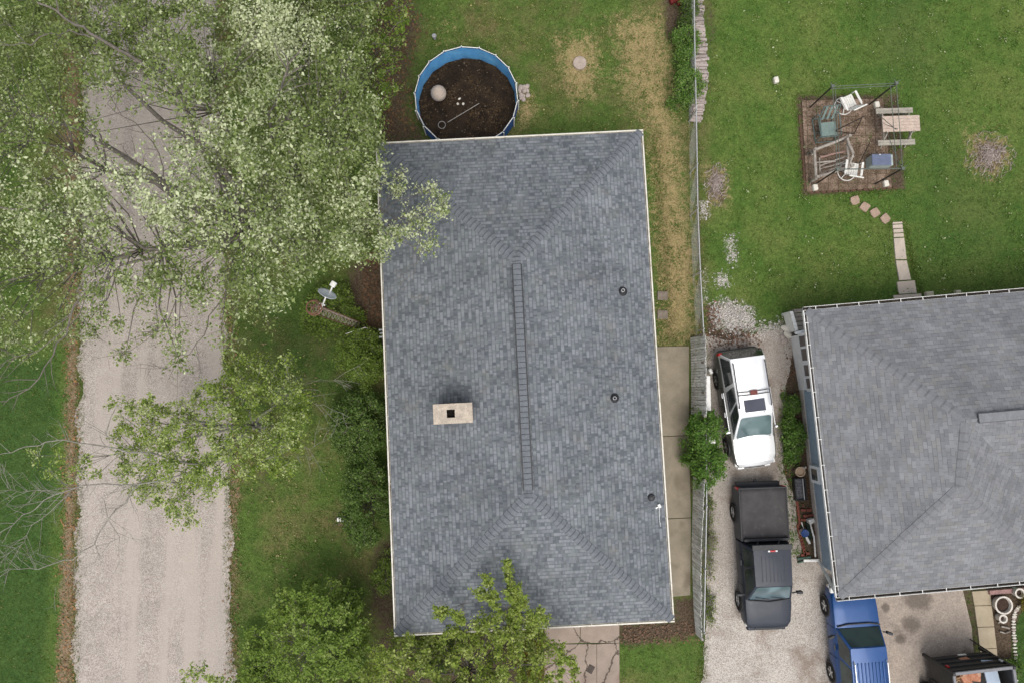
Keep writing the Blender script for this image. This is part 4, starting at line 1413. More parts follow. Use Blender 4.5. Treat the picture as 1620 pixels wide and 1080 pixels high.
for j, z in enumerate(zs):
    for i, (p, mid) in enumerate(ringp):
        s_ = 1 - .012 * j * 0 + random.uniform(-.006, .006) - .02 * mid * (j == 1)
        lv.append((p.x * s_ * .985, p.y * s_ * .985, z))
m.add(lv, [(j * n + i, j * n + (i + 1) % n, (j + 1) * n + (i + 1) % n, (j + 1) * n + i) for j in range(len(zs) - 1) for i in range(n)])
o_ = m.build('liner', M_LINER, pool, smooth=50)
m = MB()
m.add([(p.x * 1.0, p.y * 1.0, z) for z in (0, PH - .02) for p, _ in ringp], [(i, (i + 1) % n, n + (i + 1) % n, n + i) for i in range(n)])
m.build('outer_wall', M_POOLOUT, pool)
for i in range(NS):
    a = Vector((*cor[i], PH)); b = Vector((*cor[(i + 1) % NS], PH))
    m = MB(); m.tube([a.lerp(b, .03), a.lerp(b, .97)], .018, 8); m.build('top_rail', M_WHITE, pool, smooth=50)
    m = MB(); m.tube([(cor[i][0] * 1.02, cor[i][1] * 1.02, 0), (cor[i][0] * 1.02, cor[i][1] * 1.02, PH - .02)], .025, 8); m.build('post', M_WHITE, pool, smooth=50)
t = NT('pool_muck')
c = t.mix(t.map(t.noise(2.2, 5, .7), .35, .65), (.034, .024, .016), (.014, .01, .0075))
lf = t.voro(24); pk_ = t.white(lf)
c = t.mix(t.math('MULTIPLY', t.math('GREATER_THAN', pk_, .62), t.map(t.noise(1.3, 4, .6), .42, .62)), c, (.065, .042, .022))
c = t.mix(t.math('GREATER_THAN', pk_, .985), c, (.12, .09, .06))
t.bump(t.voro(24, 'Distance'), .5, .02)
M_MUCK = t.fin(c, .7, 0, .3)
m = MB(); m.prism([(p.x * .983, p.y * .983) for p, _ in ringp], .02, .06); m.build('floor', M_MUCK, pool)
M_BALL = pm('pale_ball', (.5, .42, .35), (.4, .33, .27), 4, .6, stain=(.3, .24, .2))
q = P(694, 149, .3)
m = MB()
m.lathe((0, 0, 0), [(.32 * math.sin(math.pi * k / 14), .32 - .32 * math.cos(math.pi * k / 14)) for k in range(1, 14)], 24)
o_ = m.build('ball', M_BALL, None, smooth=60); o_.location = (q.x, q.y, .055)
tag(o_, 'large faded pale ball lying on the pool floor', 'ball')
m = MB(); a = P(708, 194, .1); b = P(758, 164, .12)
m.tube([a, b], .013, 6)
c0 = P(699, 198, .1)
m.ring((c0.x, c0.y, .1), .15, .012, 18, 5)
o_ = m.build('skimmer_net', pm('dull_alloy', (.4, .37, .33), (.3, .28, .25), 8, .5), None)
tag(o_, 'long handled skimmer net lying on the pool floor', 'net')
M_STONE = pm('field_stone', (.45, .38, .33), (.33, .28, .25), 9, .9, fine=40)
M_STONEW = pm('pale_stone', (.68, .64, .55), (.54, .5, .43), 7, .9, fine=40)


def pebble_mesh(name, r, seed, mat, flat=.6):
    bm = bmesh.new(); bmesh.ops.create_icosphere(bm, subdivisions=2, radius=r)
    rr = random.Random(seed)
    ax_ = Vector((rr.uniform(.7, 1.2), rr.uniform(.7, 1.2), flat))
    for v in bm.verts:
        k = 1 + .12 * math.sin(v.co.x * 9 / r * .3 + seed) + .1 * math.sin(v.co.y * 7 / r * .4 + seed * 2) + rr.uniform(-.04, .04)
        v.co = Vector((v.co.x * ax_.x, v.co.y * ax_.y, v.co.z * ax_.z)) * k
    mn = min(v.co.z for v in bm.verts)
    for v in bm.verts: v.co.z -= mn + r * .1
    me = bpy.data.meshes.new(name); bm.to_mesh(me); bm.free()
    me.polygons.foreach_set('use_smooth', [True] * len(me.polygons)); me.materials.append(mat)
    return me


STM = [pebble_mesh('stone', .1, i, M_STONE) for i in range(4)]
STW = [pebble_mesh('stone', .1, i + 9, M_STONEW) for i in range(3)]


def stone(me, u, v, s, label, group=None, z=0):
    o_ = bpy.data.objects.new('stone', me); COL.objects.link(o_)
    p = P(u, v, z); o_.location = (p.x, p.y, z - .01); o_.scale = (s, s, s); o_.rotation_euler = (0, 0, random.uniform(0, 6))
    return tag(o_, label, 'stone', group)


for i in range(11):
    u, v = 824 + (i % 3) * 5.2 + random.uniform(-1.5, 1.5), 139 + (i // 3) * 6.2 + random.uniform(-1.5, 1.5)
    stone(STM[i % 4], u, v, random.uniform(.8, 1.15), 'fist sized brown stone heaped against the blue pool wall', 'stones heaped by the pool')
for i, (u, v) in enumerate(((724, 165), (727, 157), (733, 165))):
    stone(STW[i % 3], u, v, .6, 'small pale stone on the pool floor beside the ball', 'pale stones in the pool', .06)
q = P(917, 101)
m = MB(); m.lathe((q.x, q.y, -.02), [(.28, 0), (.28, .1), (.26, .12), (.03, .12), (.03, .1)], 26)
tag(m.build('well_cap', pm('cap_concrete', (.42, .35, .29), (.33, .27, .23), 7, .9, fine=40), None, smooth=35), 'round concrete cap on the bare straw patch in the back yard', 'well cap')
q = P(688, 62)
m = MB(); m.lathe((q.x, q.y, 0), [(.06, 0), (.06, .22), (.09, .24), (.09, .28), (.02, .3)], 12)
tag(m.build('ground_spike', pm('spike_grey', (.35, .35, .36), (.2, .2, .2), 9, .5), None, smooth=40), 'small grey capped pipe standing in the grass above the pool', 'pipe')
m = MB(); q = P(1065, 3); m.box((q.x, q.y, .1), (.35, .25, .2), .4); m.box((q.x + .25, q.y - .1, .06), (.2, .2, .12), .1)
tag(m.build('scrap_heap', pm('dark_red', (.17, .03, .025), (.1, .02, .02), 9, .8), None, bevel=.03), 'dark red scrap on the bare dirt at the top edge', 'scrap')

# ------------------------------------------------------------------ chain-link fence, firewood, wooden fence
M_GALV = pm('galvanised_pipe', (.5, .5, .49), (.38, .38, .37), 6, .5, metal=.3)
fence = thing('chain_link_fence', 'chain-link fence with a pale top rail between the two yards', 'fence', P(1106, 400))
FZ = 1.15
rail = [(1098, -30), (1099, 60), (1101.5, 175), (1103, 260), (1104, 330), (1108, 430), (1113, 520), (1116.5, 600), (1117.5, 700), (1118, 800), (1116, 900), (1114, 1000)]
rp = [P(u, v, FZ) for u, v in rail]
m = MB(); m.tube(rp, .024, 8); m.build('top_rail', M_GALV, fence, world=True, smooth=50)
for i in (0, 2, 3, 4, 5, 6, 8, 9, 10, 11):
    p = rp[i]
    m = MB(); m.tube([(p.x, p.y, -.05), (p.x, p.y, FZ + .05)], .028, 8); m.lathe((p.x, p.y, FZ + .04), [(.035, 0), (.03, .04), (.005, .06)], 8); m.build('post', M_GALV, fence, world=True, smooth=50)
m = MB()
tot = 0
for a, b in zip(rp, rp[1:]):
    L = (b - a).length; k = int(L / .11); dv = (b - a) / k
    for i in range(k):
        for sgn in (1, -1):
            # diagonal wires of the mesh
            z0, z1 = (.03, FZ - .03) if sgn > 0 else (FZ - .03, .03)
            p0 = a + dv * i; p1 = p0 + (b - a).normalized() * (FZ - .06)
            if (p1 - a).length > L + .3: continue
            m.tube([(p0.x, p0.y, z0), (p1.x, p1.y, z1)], .0035, 3, False)
m.build('wire_mesh', M_GALV, fence, world=True)
# firewood
t = NT('split_firewood')
s_ = t.sep(t.coord())
oi = t.n('ShaderNodeObjectInfo')
c = t.mix(oi.outputs['Random'], (.36, .3, .275), (.14, .11, .095))
mp = t.n('ShaderNodeMapping'); mp.inputs['Scale'].default_value = (2.2, 26, 26); t.L(t.coord(), mp.inputs[0])
gr = t.noise(1.0, 4, .7, mp.outputs[0])
c = t.mix(t.map(gr, .3, .7), c, (.46, .4, .365))
c = t.mix(t.map(t.noise(9, 4, .7), .58, .7), c, (.07, .055, .05))
M_LOG = t.fin(c, .9, 0, .2)
logs = []
for s in range(6):
    rr = random.Random(s); bm = bmesh.new()
    k = 5 if s % 2 else 7
    L = .23 + .02 * s * .3
    rad = [rr.uniform(.05, .085) for _ in range(k)]
    vs = [[bm.verts.new((x, rad[i] * math.cos(6.283 * i / k) * (1 + rr.uniform(-.1, .1)), rad[i] * math.sin(6.283 * i / k))) for i in range(k)] for x in (-L, -.05, .08, L)]
    for a, b in zip(vs, vs[1:]):
        for i in range(k): bm.faces.new((a[i], a[(i + 1) % k], b[(i + 1) % k], b[i]))
    bm.faces.new(vs[0][::-1]); bm.faces.new(vs[-1])
    bmesh.ops.recalc_face_normals(bm, faces=bm.faces)
    me = bpy.data.meshes.new('firewood_log'); bm.to_mesh(me); bm.free(); me.materials.append(M_LOG); logs.append(me)
pile = [(1103.5, -14), (1104, 30), (1107, 60), (1109, 100), (1110, 130), (1107, 160), (1106, 186)]


def along(path, t_):
    k = t_ * (len(path) - 1); i = min(int(k), len(path) - 2)
    return path[i][0] + (path[i + 1][0] - path[i][0]) * (k - i), path[i][1] + (path[i + 1][1] - path[i][1]) * (k - i)


NR = 44
for layer in range(5):
    for i in range(NR):
        tt = (i + .5 * (layer % 2) + random.uniform(-.2, .2)) / NR
        if tt > 1.0 - layer * .03: continue
        zt = .07 + layer * .125 * (1 if tt < .85 else .8)
        u, v = along(pile, min(tt, 1))
        p = P(u, v, .6)
        o_ = bpy.data.objects.new('firewood_log', logs[random.randrange(6)]); COL.objects.link(o_)
        sc = random.uniform(.9, 1.12) * (.82 if tt > .85 else 1)
        o_.location = (p.x + random.uniform(-.05, .05), p.y, zt + random.uniform(-.015, .03)); o_.scale = (sc * random.uniform(.85, 1.1), sc, sc)
        o_.rotation_euler = (random.uniform(0, 6.28), random.uniform(-.07, .07), random.uniform(-.14, .14))
        tag(o_, 'grey split log in the long firewood stack along the chain-link fence', 'firewood', 'firewood logs stacked along the fence')
# wooden stockade fence
t = NT('weathered_pickets')
oi = t.n('ShaderNodeObjectInfo')
g_ = t.n('ShaderNodeNewGeometry')
c = t.mix(g_.outputs['Random Per Island'], (.8, .79, .76), (.55, .54, .51))
mp = t.n('ShaderNodeMapping'); mp.inputs['Scale'].default_value = (30, 30, 1.6); t.L(t.coord(), mp.inputs[0])
c = t.mix(t.map(t.noise(1, 4, .7, mp.outputs[0]), .48, .66), c, (.2, .185, .165))
c = t.mix(t.math('MULTIPLY', t.map(t.noise(1.6, 4, .6), .55, .7), .6), c, (.3, .32, .22))
M_PICKET = t.fin(c, .9, 0, .2)
M_POSTW = pm('grey_post', (.3, .27, .23), (.2, .18, .15), 9, .9)


def stockade(label, path, ztop, lean=.1, seed=0, zend=None):
    rr = random.Random(seed)
    f = thing('picket_fence', label, 'fence', P(*path[len(path) // 2]), 0, 'wooden fence runs along the drive')
    m = MB(); m2 = MB()
    pp = [P(u, v) for u, v in path]
    for a, b in zip(pp, pp[1:]):
        L = (b - a).length; dv = (b - a).normalized(); nn = Vector((-dv.y, dv.x, 0))
        if nn.x < 0: nn = -nn
        k = int(L / .098)
        for i in range(k):
            p = a + dv * (L * (i + .5) / k); h = (ztop if zend is None else ztop + (zend - ztop) * (pp.index(a) + i / k) / (len(pp) - 1)) + rr.uniform(-.05, .04); lx = lean + rr.uniform(-.012, .012)
            sk = dv * rr.uniform(-.015, .015)
            m.bar(p + Vector((0, 0, .04)), p + nn * lx + sk + Vector((0, 0, h)), .088, .018, (nn.x, nn.y, 0))
        for zf in (.25, .85):
            o2_ = nn * (.025 + lean * zf) + Vector((0, 0, (ztop if zend is None else zend) * zf))
            m2.bar(a + o2_, b + o2_, .04, .085)
    m.build('picket', M_PICKET, f, world=True)['kind'] = 'stuff'
    m2.build('back_rail', M_POSTW, f, world=True)
    for i, p in enumerate(pp):
        m = MB(); zt_ = (ztop if zend is None else ztop + (zend - ztop) * i / (len(pp) - 1)) - .1; m.box((p.x + .08 + lean * .4, p.y, zt_ / 2), (.09, .09, zt_)); m.build('post', M_POSTW, f, world=True)
    return f


stockade('grey picket fence run beside the rear of the silver SUV', [(1092, 534), (1093, 575), (1093.5, 620), (1093, 655)], 1.62, .16, 1)
stockade('grey picket fence run from the vine down beside the black pickup', [(1096, 752), (1095.5, 800), (1094, 860), (1096, 930), (1097, 960), (1100.5, 1002)], 1.45, .06, 2, .72)
# white rail and post leaning on the far side
m = MB(); a, b = P(1120, 594, .9), P(1121.5, 649, .9); m.bar(a, b, .16, .05)
for p in (a.lerp(b, .06), a.lerp(b, .94)): m.box((p.x, p.y, .43), (.09, .09, .86))
tag(m.build('handrail', M_WHITE, None, bevel=.008), 'white board rail standing between the picket fence and the silver SUV', 'rail')
m = MB(); a, b = P(1122, 676, .8), P(1123, 700, .8); m.bar(a, b, .26, .7)
tag(m.build('utility_box', M_WHITE, None, bevel=.03), 'white box half sunk in the fence vine beside the SUV front wheel', 'box')
m = MB(); a = P(1123, 587, .2); m.box((a.x, a.y, .2), (.14, .22, .35), .4)
tag(m.build('bucket', M_WHITE, None, bevel=.04), 'small white tub at the top end of the white rail', 'tub')
# white fragments on the gravel near the SUV
for (u, v) in ((1128, 586), (1132, 598)):
    pass

# ------------------------------------------------------------------ canopy frame and patio furniture
M_FRAME = pm('frame_grey_green', (.13, .145, .12), (.09, .1, .085), 8, .5)
M_FRDARK = pm('frame_leg_dark', (.035, .03, .025), (.05, .042, .035), 8, .6)
GZ = 2.0
gt = [P(1317, 137, GZ), P(1418, 132, GZ), P(1428, 267, GZ), P(1325, 268.5, GZ)]
gaz = thing('gazebo_frame', 'bare metal canopy frame without its cover over the paved square', 'gazebo', (sum(gt, Vector()) / 4).xy.to_3d())
for i, p in enumerate(gt):
    c_ = sum(gt, Vector()) / 4
    m = MB(); m.tube([(p.x, p.y, 0), (p.x, p.y, GZ)], .032, 8)
    m.box((p.x, p.y, .02), (.2, .2, .02)); m.build('leg', M_FRDARK, gaz, world=True, smooth=50)
    m = MB(); m.box((p.x, p.y, GZ), (.11, .11, .1), .2)
    for dx, dy in ((.12, .1), (-.1, .13)): m.tube([(p.x, p.y, GZ - .02), (p.x + dx, p.y + dy, GZ + .06)], .012, 5)
    m.build('corner_bracket', M_FRAME, gaz, world=True)
for i in range(4):
    a, b = gt[i], gt[(i + 1) % 4]
    dv = (b - a).normalized(); nn = Vector((-dv.y, dv.x, 0))
    m = MB()
    for s_, z in ((.0, 0), (-.16, -.12)) if i in (1, 3) else ((0, 0), (-.05, -.1)):
        m.tube([a + nn * s_ + Vector((0, 0, z)), b + nn * s_ + Vector((0, 0, z))], .014, 6)
    m.build('top_rail', M_FRAME, gaz, world=True)
m = MB()
for a, b in ((P(1417, 205, 1.9), P(1397, 188, 1.2)), (P(1420, 205, 1.9), P(1398, 196, 1.25)), (P(1424, 262, 1.9), P(1402, 208, 1.1)), (P(1397, 188, 1.2), P(1389, 180, .9))):
    m.tube([a, b], .012, 5)
m.build('roof_strut', M_FRAME, gaz, world=True)
m = MB()
for a, b in ((P(1322, 207, .9), P(1366, 185, .5)), (P(1351, 212, .1), P(1363, 188, .7)), (P(1357, 264, .1), P(1376, 226, 1.0)), (P(1322, 208, .9), P(1352, 212, .1))):
    m.tube([a, b], .022, 6)
tag(m.build('bent_poles', M_FRDARK, None), 'fallen dark canopy poles propped across the middle of the paved square', 'poles')


def P2(u, v, z, c):
    return P(u, v, z)


# white patio chairs
M_CHAIRW = pm('chair_white', (.74, .72, .66), (.62, .6, .55), 7, .5)


def swivel_chair(label, u, v, rot, group):
    p = P(u, v)
    t_ = thing('patio_chair', label, 'chair', (p.x, p.y, .035), rot, group)
    m = MB()
    for i in range(6):
        a = -.27 + i * .09
        m.bar((a + .045, -.25, .42 + .01), (a + .045, .25, .44), .084, .025)
    m.build('seat', M_CHAIRW, t_, bevel=.012)
    m = MB()
    for i in range(6):
        a = -.25 + i * .085
        m.bar((a + .04, -.27, .42), (a + .04, -.5, .98), .078, .02, (0, 1, 0))
    m.bar((-.29, -.5, .98), (.29, -.5, .98), .05, .05); m.build('backrest', M_CHAIRW, t_, bevel=.012)
    for sx in (-1, 1):
        m = MB(); m.tube([(sx * .31, -.36, .66), (sx * .33, -.1, .67), (sx * .33, .24, .64), (sx * .31, .26, .44)], [.03, .035, .035, .025], 8); m.bar((sx * .32, -.3, .67), (sx * .32, .24, .665), .085, .03); m.build('armrest', M_CHAIRW, t_, smooth=50)
    m = MB(); m.tube([(0, 0, .04), (0, 0, .42)], .04, 8); m.build('pedestal', M_CHAIRW, t_)
    m = MB(); m.ring((0, 0, .03), .36, .022, 24, 6)
    for k in range(3): m.tube([(.34 * math.cos(k * 2.09), .34 * math.sin(k * 2.09), .04), (0, 0, .14)], .02, 6)
    m.build('ring_base', M_CHAIRW, t_, smooth=50)
    return t_


swivel_chair('white patio chair tipped askew at the top of the paved square', 1333, 169, R(25), 'white patio chairs')
swivel_chair('white patio chair behind the log bench at the bottom of the paved square', 1338, 273, R(-10), 'white patio chairs')
ch2 = [o for o in COL.objects if o.name.startswith('patio_chair')]
# teal glider
M_TEAL = pm('teal_frame', (.12, .165, .15), (.08, .115, .105), 9, .5)
M_TEALS = pm('teal_mesh_seat', (.2, .26, .235), (.16, .21, .19), 14, .7, fine=60)
c_ = P(1302, 207)
gl = thing('patio_chair', 'teal tube framed patio chair on the left of the paved square', 'chair', (c_.x, c_.y, .035), R(186))
m = MB()
for sx in (-1, 1):
    m.tube([(sx * .4, -.5, .02), (sx * .42, -.48, .6), (sx * .4, -.3, .66), (sx * .4, .4, .62), (sx * .4, .46, .02)], .022, 8)
    m.tube([(sx * .4, -.5, .02), (sx * .4, .5, .02)], .022, 8)
    m.tube([(sx * .33, .42, .4), (sx * .33, -.3, .38), (sx * .33, -.62, 1.0)], .022, 8)
m.tube([(-.33, -.62, 1.0), (.33, -.62, 1.0)], .022, 8); m.tube([(-.33, .42, .4), (.33, .42, .4)], .022, 8)
m.tube([(-.4, -.5, .02), (.4, -.5, .02)], .022, 8); m.tube([(-.4, .5, .02), (.4, .5, .02)], .022, 8)
m.tube([(-.42, .1, .05), (.42, .1, .05)], .018, 6)
m.build('frame', M_TEAL, gl, smooth=50)
m = MB(); m.box((0, .1, .4), (.62, .56, .025)); m.build('seat', M_TEALS, gl)
m = MB()
for x in (-.2, 0, .2): m.bar((x, -.3, .42), (x, -.61, .98), .09, .015, (0, 1, 0))
m.build('backrest', M_TEALS, gl)
# rustic log bench
M_LOGW = pm('peeled_log', (.4, .36, .31), (.25, .22, .19), 7, .9, fine=24, stain=(.14, .11, .09))
M_PINKB = pm('bench_plank', (.34, .22, .18), (.25, .165, .14), 5, .9, fine=24)
bench = thing('log_bench', 'rustic bench frame of thick grey peeled logs on the paved square', 'bench', (P(1318, 249).x, P(1318, 249).y, .035), 0)
g = lambda u, v, z: P(u, v, z)
def rl(name, a, b, r, mat=M_LOGW):
    m = MB(); n_ = 5
    pts = [a.lerp(b, i / n_) + Vector((random.uniform(-.012, .012), random.uniform(-.012, .012), random.uniform(-.01, .01))) for i in range(n_ + 1)]
    m.tube(pts, [r * random.uniform(.88, 1.1) for _ in pts], 8)
    return m.build(name, mat, bench, world=True, smooth=50)
rl('rail', g(1287, 238, .62), g(1344, 216, .62), .06)
rl('rail', g(1290, 281, .62), g(1350, 262, .62), .06)
rl('rail', g(1288, 236, .66), g(1291, 284, .66), .058)
rl('rail', g(1341, 215, .66), g(1343, 266, .66), .055)
for u, v in ((1288, 238), (1291, 282), (1342, 217), (1344, 264)):
    q = P(u, v, .6); rl('leg', Vector((q.x, q.y, .03)), Vector((q.x, q.y, .78)), .06)
rl('arm', g(1340, 220, .78), g(1350, 244, .86), .055); rl('arm', g(1281, 237, .3), g(1285, 245, .65), .035)
rl('arm', g(1350, 244, .86), g(1344, 262, .7), .04)
for i, (a, b, r) in enumerate((((1297, 249), (1338, 239), .045), ((1296, 263), (1340, 247), .03), ((1297, 268), (1342, 254), .03), ((1298, 274), (1344, 259), .032))):
    rl('slat', g(*a, .42), g(*b, .42), r, M_PINKB if i == 0 else M_LOGW)
rl('brace', g(1291, 257, .56), g(1322, 255, .56), .03); rl('brace', g(1296, 250, .5), g(1297, 272, .5), .03); rl('brace', g(1322, 262, .5), g(1351, 248, .5), .03)
# picnic table
M_PLANK = pm('picnic_pine', (.52, .42, .34), (.42, .33, .27), 4, .8, fine=26)
M_PLANKG = pm('picnic_grey', (.38, .35, .29), (.28, .255, .215), 4, .9, fine=26)
a, b, c, d_ = P(1393, 184, .75), P(1456, 182, .75), P(1459, 207, .75), P(1395, 210, .75)
pc = (a + b + c + d_) / 4
pa_ = math.atan2((b - a).y, (b - a).x)
pt_ = thing('picnic_table', 'wooden picnic table with two benches at the right of the paved square', 'table', (pc.x, pc.y, 0), pa_)
m = MB()
for i in range(5): m.box((0, -.26 + i * .13, .735), (1.5, .124, .04))
m.build('tabletop', M_PLANK, pt_, bevel=.006)
for sy in (-1, 1):
    m = MB()
    for k in range(2): m.box((-.06, sy * (.6 + k * .115), .43), (1.5, .108, .04))
    m.build('bench_seat', M_PLANKG, pt_, bevel=.006)
for sx in (-1, 1):
    m = MB()
    m.bar((sx * .5, -.72, .0), (sx * .5, -.2, .72), .09, .04, (1, 0, 0)); m.bar((sx * .5, .72, .0), (sx * .5, .2, .72), .09, .04, (1, 0, 0))
    m.bar((sx * .54, -.78, .38), (sx * .54, .78, .38), .04, .09); m.bar((sx * .54, -.34, .69), (sx * .54, .34, .69), .04, .07)
    m.build('trestle', M_PLANKG, pt_)
# blue storage chest
M_LID = pm('chest_lid', (.14, .165, .24), (.1, .12, .18), 4, .45)
M_CHEST = pm('chest_body', (.4, .45, .42), (.3, .34, .32), 5, .6)
a, b, c = P(1379, 244, .55), P(1411, 244, .55), P(1380, 262, .55)
cc = (b + c) / 2
cx_ = thing('storage_chest', 'low pale chest with a slate blue lid beside the picnic table', 'chest', (cc.x, cc.y, 0), R(1))
w_, d2 = (b - a).length, (c - a).length
m = MB(); m.box((.03, 0, .27), (w_ + .04, d2 - .02, .52)); m.build('body', M_CHEST, cx_, bevel=.02)
m = MB(); m.box((-.03, 0, .555), (w_ - .04, d2, .05)); m.build('lid', M_LID, cx_, bevel=.02)
m = MB(); m.box((-w_ * .12, d2 / 2 - .03, .59), (.05, .04, .02)); m.build('latch', M_WHITE, cx_)
for u, v, lab in ((1384.5, 168, 'pale block at the foot of the canopy frame leg near the white chair'), (1287.5, 298, 'pale block at the bottom left corner of the paved square'),
                  (1399, 292, 'white block on the grass edge below the storage chest'), (1226, 129, 'white block alone in the open lawn left of the canopy frame')):
    m = MB(); q = P(u, v); m.box((0, 0, .1), (.2, .26, .2), .2)
    o_ = m.build('block', M_STONEW, None, bevel=.045, seg=3); o_.location = (q.x, q.y, 0); tag(o_, lab, 'block', 'pale canopy weights')
# brick edging
M_BRICK = pm('old_brick', (.24, .085, .06), (.15, .06, .045), 12, .9, fine=40, stain=(.2, .13, .1))
bm_ = MB(); bm_.box((0, 0, .05), (.1, .2, .1))
brick_me = None
def brick(u, v, rot, label, group, z=0.0):
    global brick_me
    p = P(u, v, z)
    if brick_me is None:
        o_ = bm_.build('brick', M_BRICK, None, bevel=.008, seg=1); brick_me = o_
    else:
        o_ = brick_me.copy(); COL.objects.link(o_)
    o_.location = (p.x, p.y, z - .03); o_.rotation_euler = (0, 0, rot + random.uniform(-.06, .06))
    return tag(o_, label, 'brick', group)
M_BRICKD = pm('sunken_brick', (.12, .07, .05), (.075, .05, .035), 12, .95, fine=40, stain=(.07, .06, .03))
ebm = MB(); ebm.box((0, 0, .05), (.1, .2, .1)); ebp = None
def edge_brick(u, v, rot, label, group):
    global ebp
    p = P(u, v)
    if ebp is None: ebp = o_ = ebm.build('brick', M_BRICKD, None, bevel=.012, seg=1)
    else: o_ = ebp.copy(); COL.objects.link(o_)
    o_.location = (p.x, p.y, random.uniform(-.075, -.055)); o_.rotation_euler = (random.uniform(-.1, .1), 0, rot + random.uniform(-.12, .12))
    return tag(o_, label, 'brick', group)
for i in range(17):
    edge_brick(1265 + i * .56 + random.uniform(-.5, .5), 186 + i * 6.9, 0, 'brown brick in the sunken edging along the left of the paved square', 'bricks edging the paved square')
for i in range(15):
    edge_brick(1283 + i * 9.5, 305 - i * .55 + random.uniform(-.5, .5), R(90), 'brown brick in the sunken edging along the bottom of the paved square', 'bricks edging the square bottom')
# stepping stones
M_STEP = pm('pink_paver', (.4, .29, .22), (.31, .225, .17), 8, .9, fine=40)
for (u, v, lab) in ((1352, 317, 'pink paver nearest the paved square'), (1368, 328, 'second pink paver from the paved square'), (1384, 337, 'third pink paver from the paved square'), (1400, 346, 'pink paver nearest the concrete garden walk')):
    q = P(u, v); m = MB(); ro = random.uniform(0, 1)
    m.prism([(.235 * math.cos(k * math.pi / 4 + ro) * (1 if k % 2 else .8) * random.uniform(.88, 1.05), .235 * math.sin(k * math.pi / 4 + ro) * (1 if k % 2 else .8) * random.uniform(.88, 1.05)) for k in range(8)], -.04, .03)
    o_ = m.build('stepping_stone', M_STEP, None, bevel=.01); o_.location = (q.x, q.y, -.02); tag(o_, lab, 'paver', 'pink stepping stones')
for u, v, lab in ((1467, 466, 'square yellowish block against the back eave beside the walk'), (1512, 464, 'small pale block against the back eave, away from the walk')):
    q = P(u, v); m = MB(); m.box((0, 0, .1), (.3 if u < 1500 else .2, .2, .2), .05); o_ = m.build('block', pm('tan_block', (.46, .42, .3), (.38, .35, .26), 6, .9), None, bevel=.02); o_.location = (q.x, q.y, 0); tag(o_, lab, 'block')


# brush heaps
def brush(label, u, v, ru, rv, n, mat, seed):
    rr = random.Random(seed); m = MB()
    for i in range(n):
        a = rr.uniform(0, 6.28); k = min(1.25, abs(rr.gauss(0, .62)))
        p = P(u + ru * k * math.cos(a), v + rv * k * math.sin(a)); an = rr.gauss(.9, .7); L = rr.uniform(.035, .12); k *= 1 + .25 * math.sin(3 * a + seed)
        z = .015 + .07 * max(0, 1 - k) * rr.random()
        dv = Vector((math.cos(an), math.sin(an), rr.uniform(-.1, .15))) * L
        m.tube([p + Vector((0, 0, z)) - dv, p + Vector((0, 0, z + .03)) + Vector((rr.uniform(-.03, .03), rr.uniform(-.03, .03), 0)), p + Vector((0, 0, z)) + dv], [.009, .008, .004], 4, False)
    o_ = m.build('brush_pile', mat, None)
    return tag(o_, label, 'brush pile', None, 'thing')


g_ = None
def stick_mat(name, a, b, c):
    t = NT(name); gg = t.n('ShaderNodeNewGeometry')
    r_ = gg.outputs['Random Per Island']
    col = t.mix(t.map(r_, .2, .8), a, b); col = t.mix(t.math('GREATER_THAN', r_, .88), col, c)
    return t.fin(col, .9, 0, .2)
M_STICK = stick_mat('dry_sticks', (.4, .33, .3), (.24, .19, .17), (.55, .49, .43))
brush('purplish grey brush heap on the grass beside the chain-link fence', 1133, 292, 15, 27, 420, M_STICK, 4)
brush('wide flattened heap of dry twigs on the lawn right of the picnic table', 1565, 246, 33, 30, 620, M_STICK, 5)

# ------------------------------------------------------------------ satellite dish and lattice mast
M_RUSTM = pm('rusty_steel', (.22, .1, .07), (.13, .08, .06), 8, .8)
M_LATT = pm('lattice_grey', (.34, .3, .24), (.2, .16, .12), 6, .7)
ba, to = P(568, 514, 0), P(497, 487, 6.1)
mast = thing('lattice_mast', 'rusty triangular lattice mast standing in the shrubs by the west wall', 'mast', ba)
Hm = 6.1
to = Vector((ba.x + (to.x - ba.x) * 1.0, ba.y + (to.y - ba.y) * 1.0, Hm))
leg_o = [Vector((.17 * math.cos(k * 2.094 + .4), .17 * math.sin(k * 2.094 + .4), 0)) for k in range(3)]
for k in range(3):
    m = MB(); m.tube([ba + leg_o[k], to + leg_o[k]], .018, 6); m.build('leg', M_RUSTM, mast, world=True)
m = MB()
NB = 11
for i in range(NB):
    for k in range(3):
        z0, z1 = i / NB, (i + 1) / NB
        m.tube([ba.lerp(to, z0) + leg_o[k], ba.lerp(to, z1) + leg_o[(k + 1) % 3]], .009, 5)
        m.tube([ba.lerp(to, z1) + leg_o[k], ba.lerp(to, z1) + leg_o[(k + 1) % 3]], .009, 5)
m.build('brace', M_LATT, mast, world=True)
m = MB(); m.ring(to + Vector((0, 0, .02)), .24, .02, 18, 5); m.ring(to + Vector((0, 0, .15)), .2, .018, 18, 5)
for k in range(6): m.tube([to + Vector((.24 * math.cos(k), .24 * math.sin(k), 0)), to + Vector((0, 0, .18))], .014, 5)
m.build('top_plate', M_RUSTM, mast, world=True)
M_DISH = pm('dish_grey', (.62, .65, .7), (.55, .58, .63), 3, .4)
dc = P(517, 466, 6.0)
dd = thing('satellite_dish', 'grey satellite dish on a short arm at the top of the rusty mast', 'satellite dish', dc)
tow = (P(526, 452, 6.0) - dc).normalized()
axis = (tow + Vector((0, 0, .42))).normalized()
m = MB(); n_, kk = 28, 6
x_ = axis.cross(Vector((0, 0, 1))).normalized(); y_ = axis.cross(x_)
vs = []
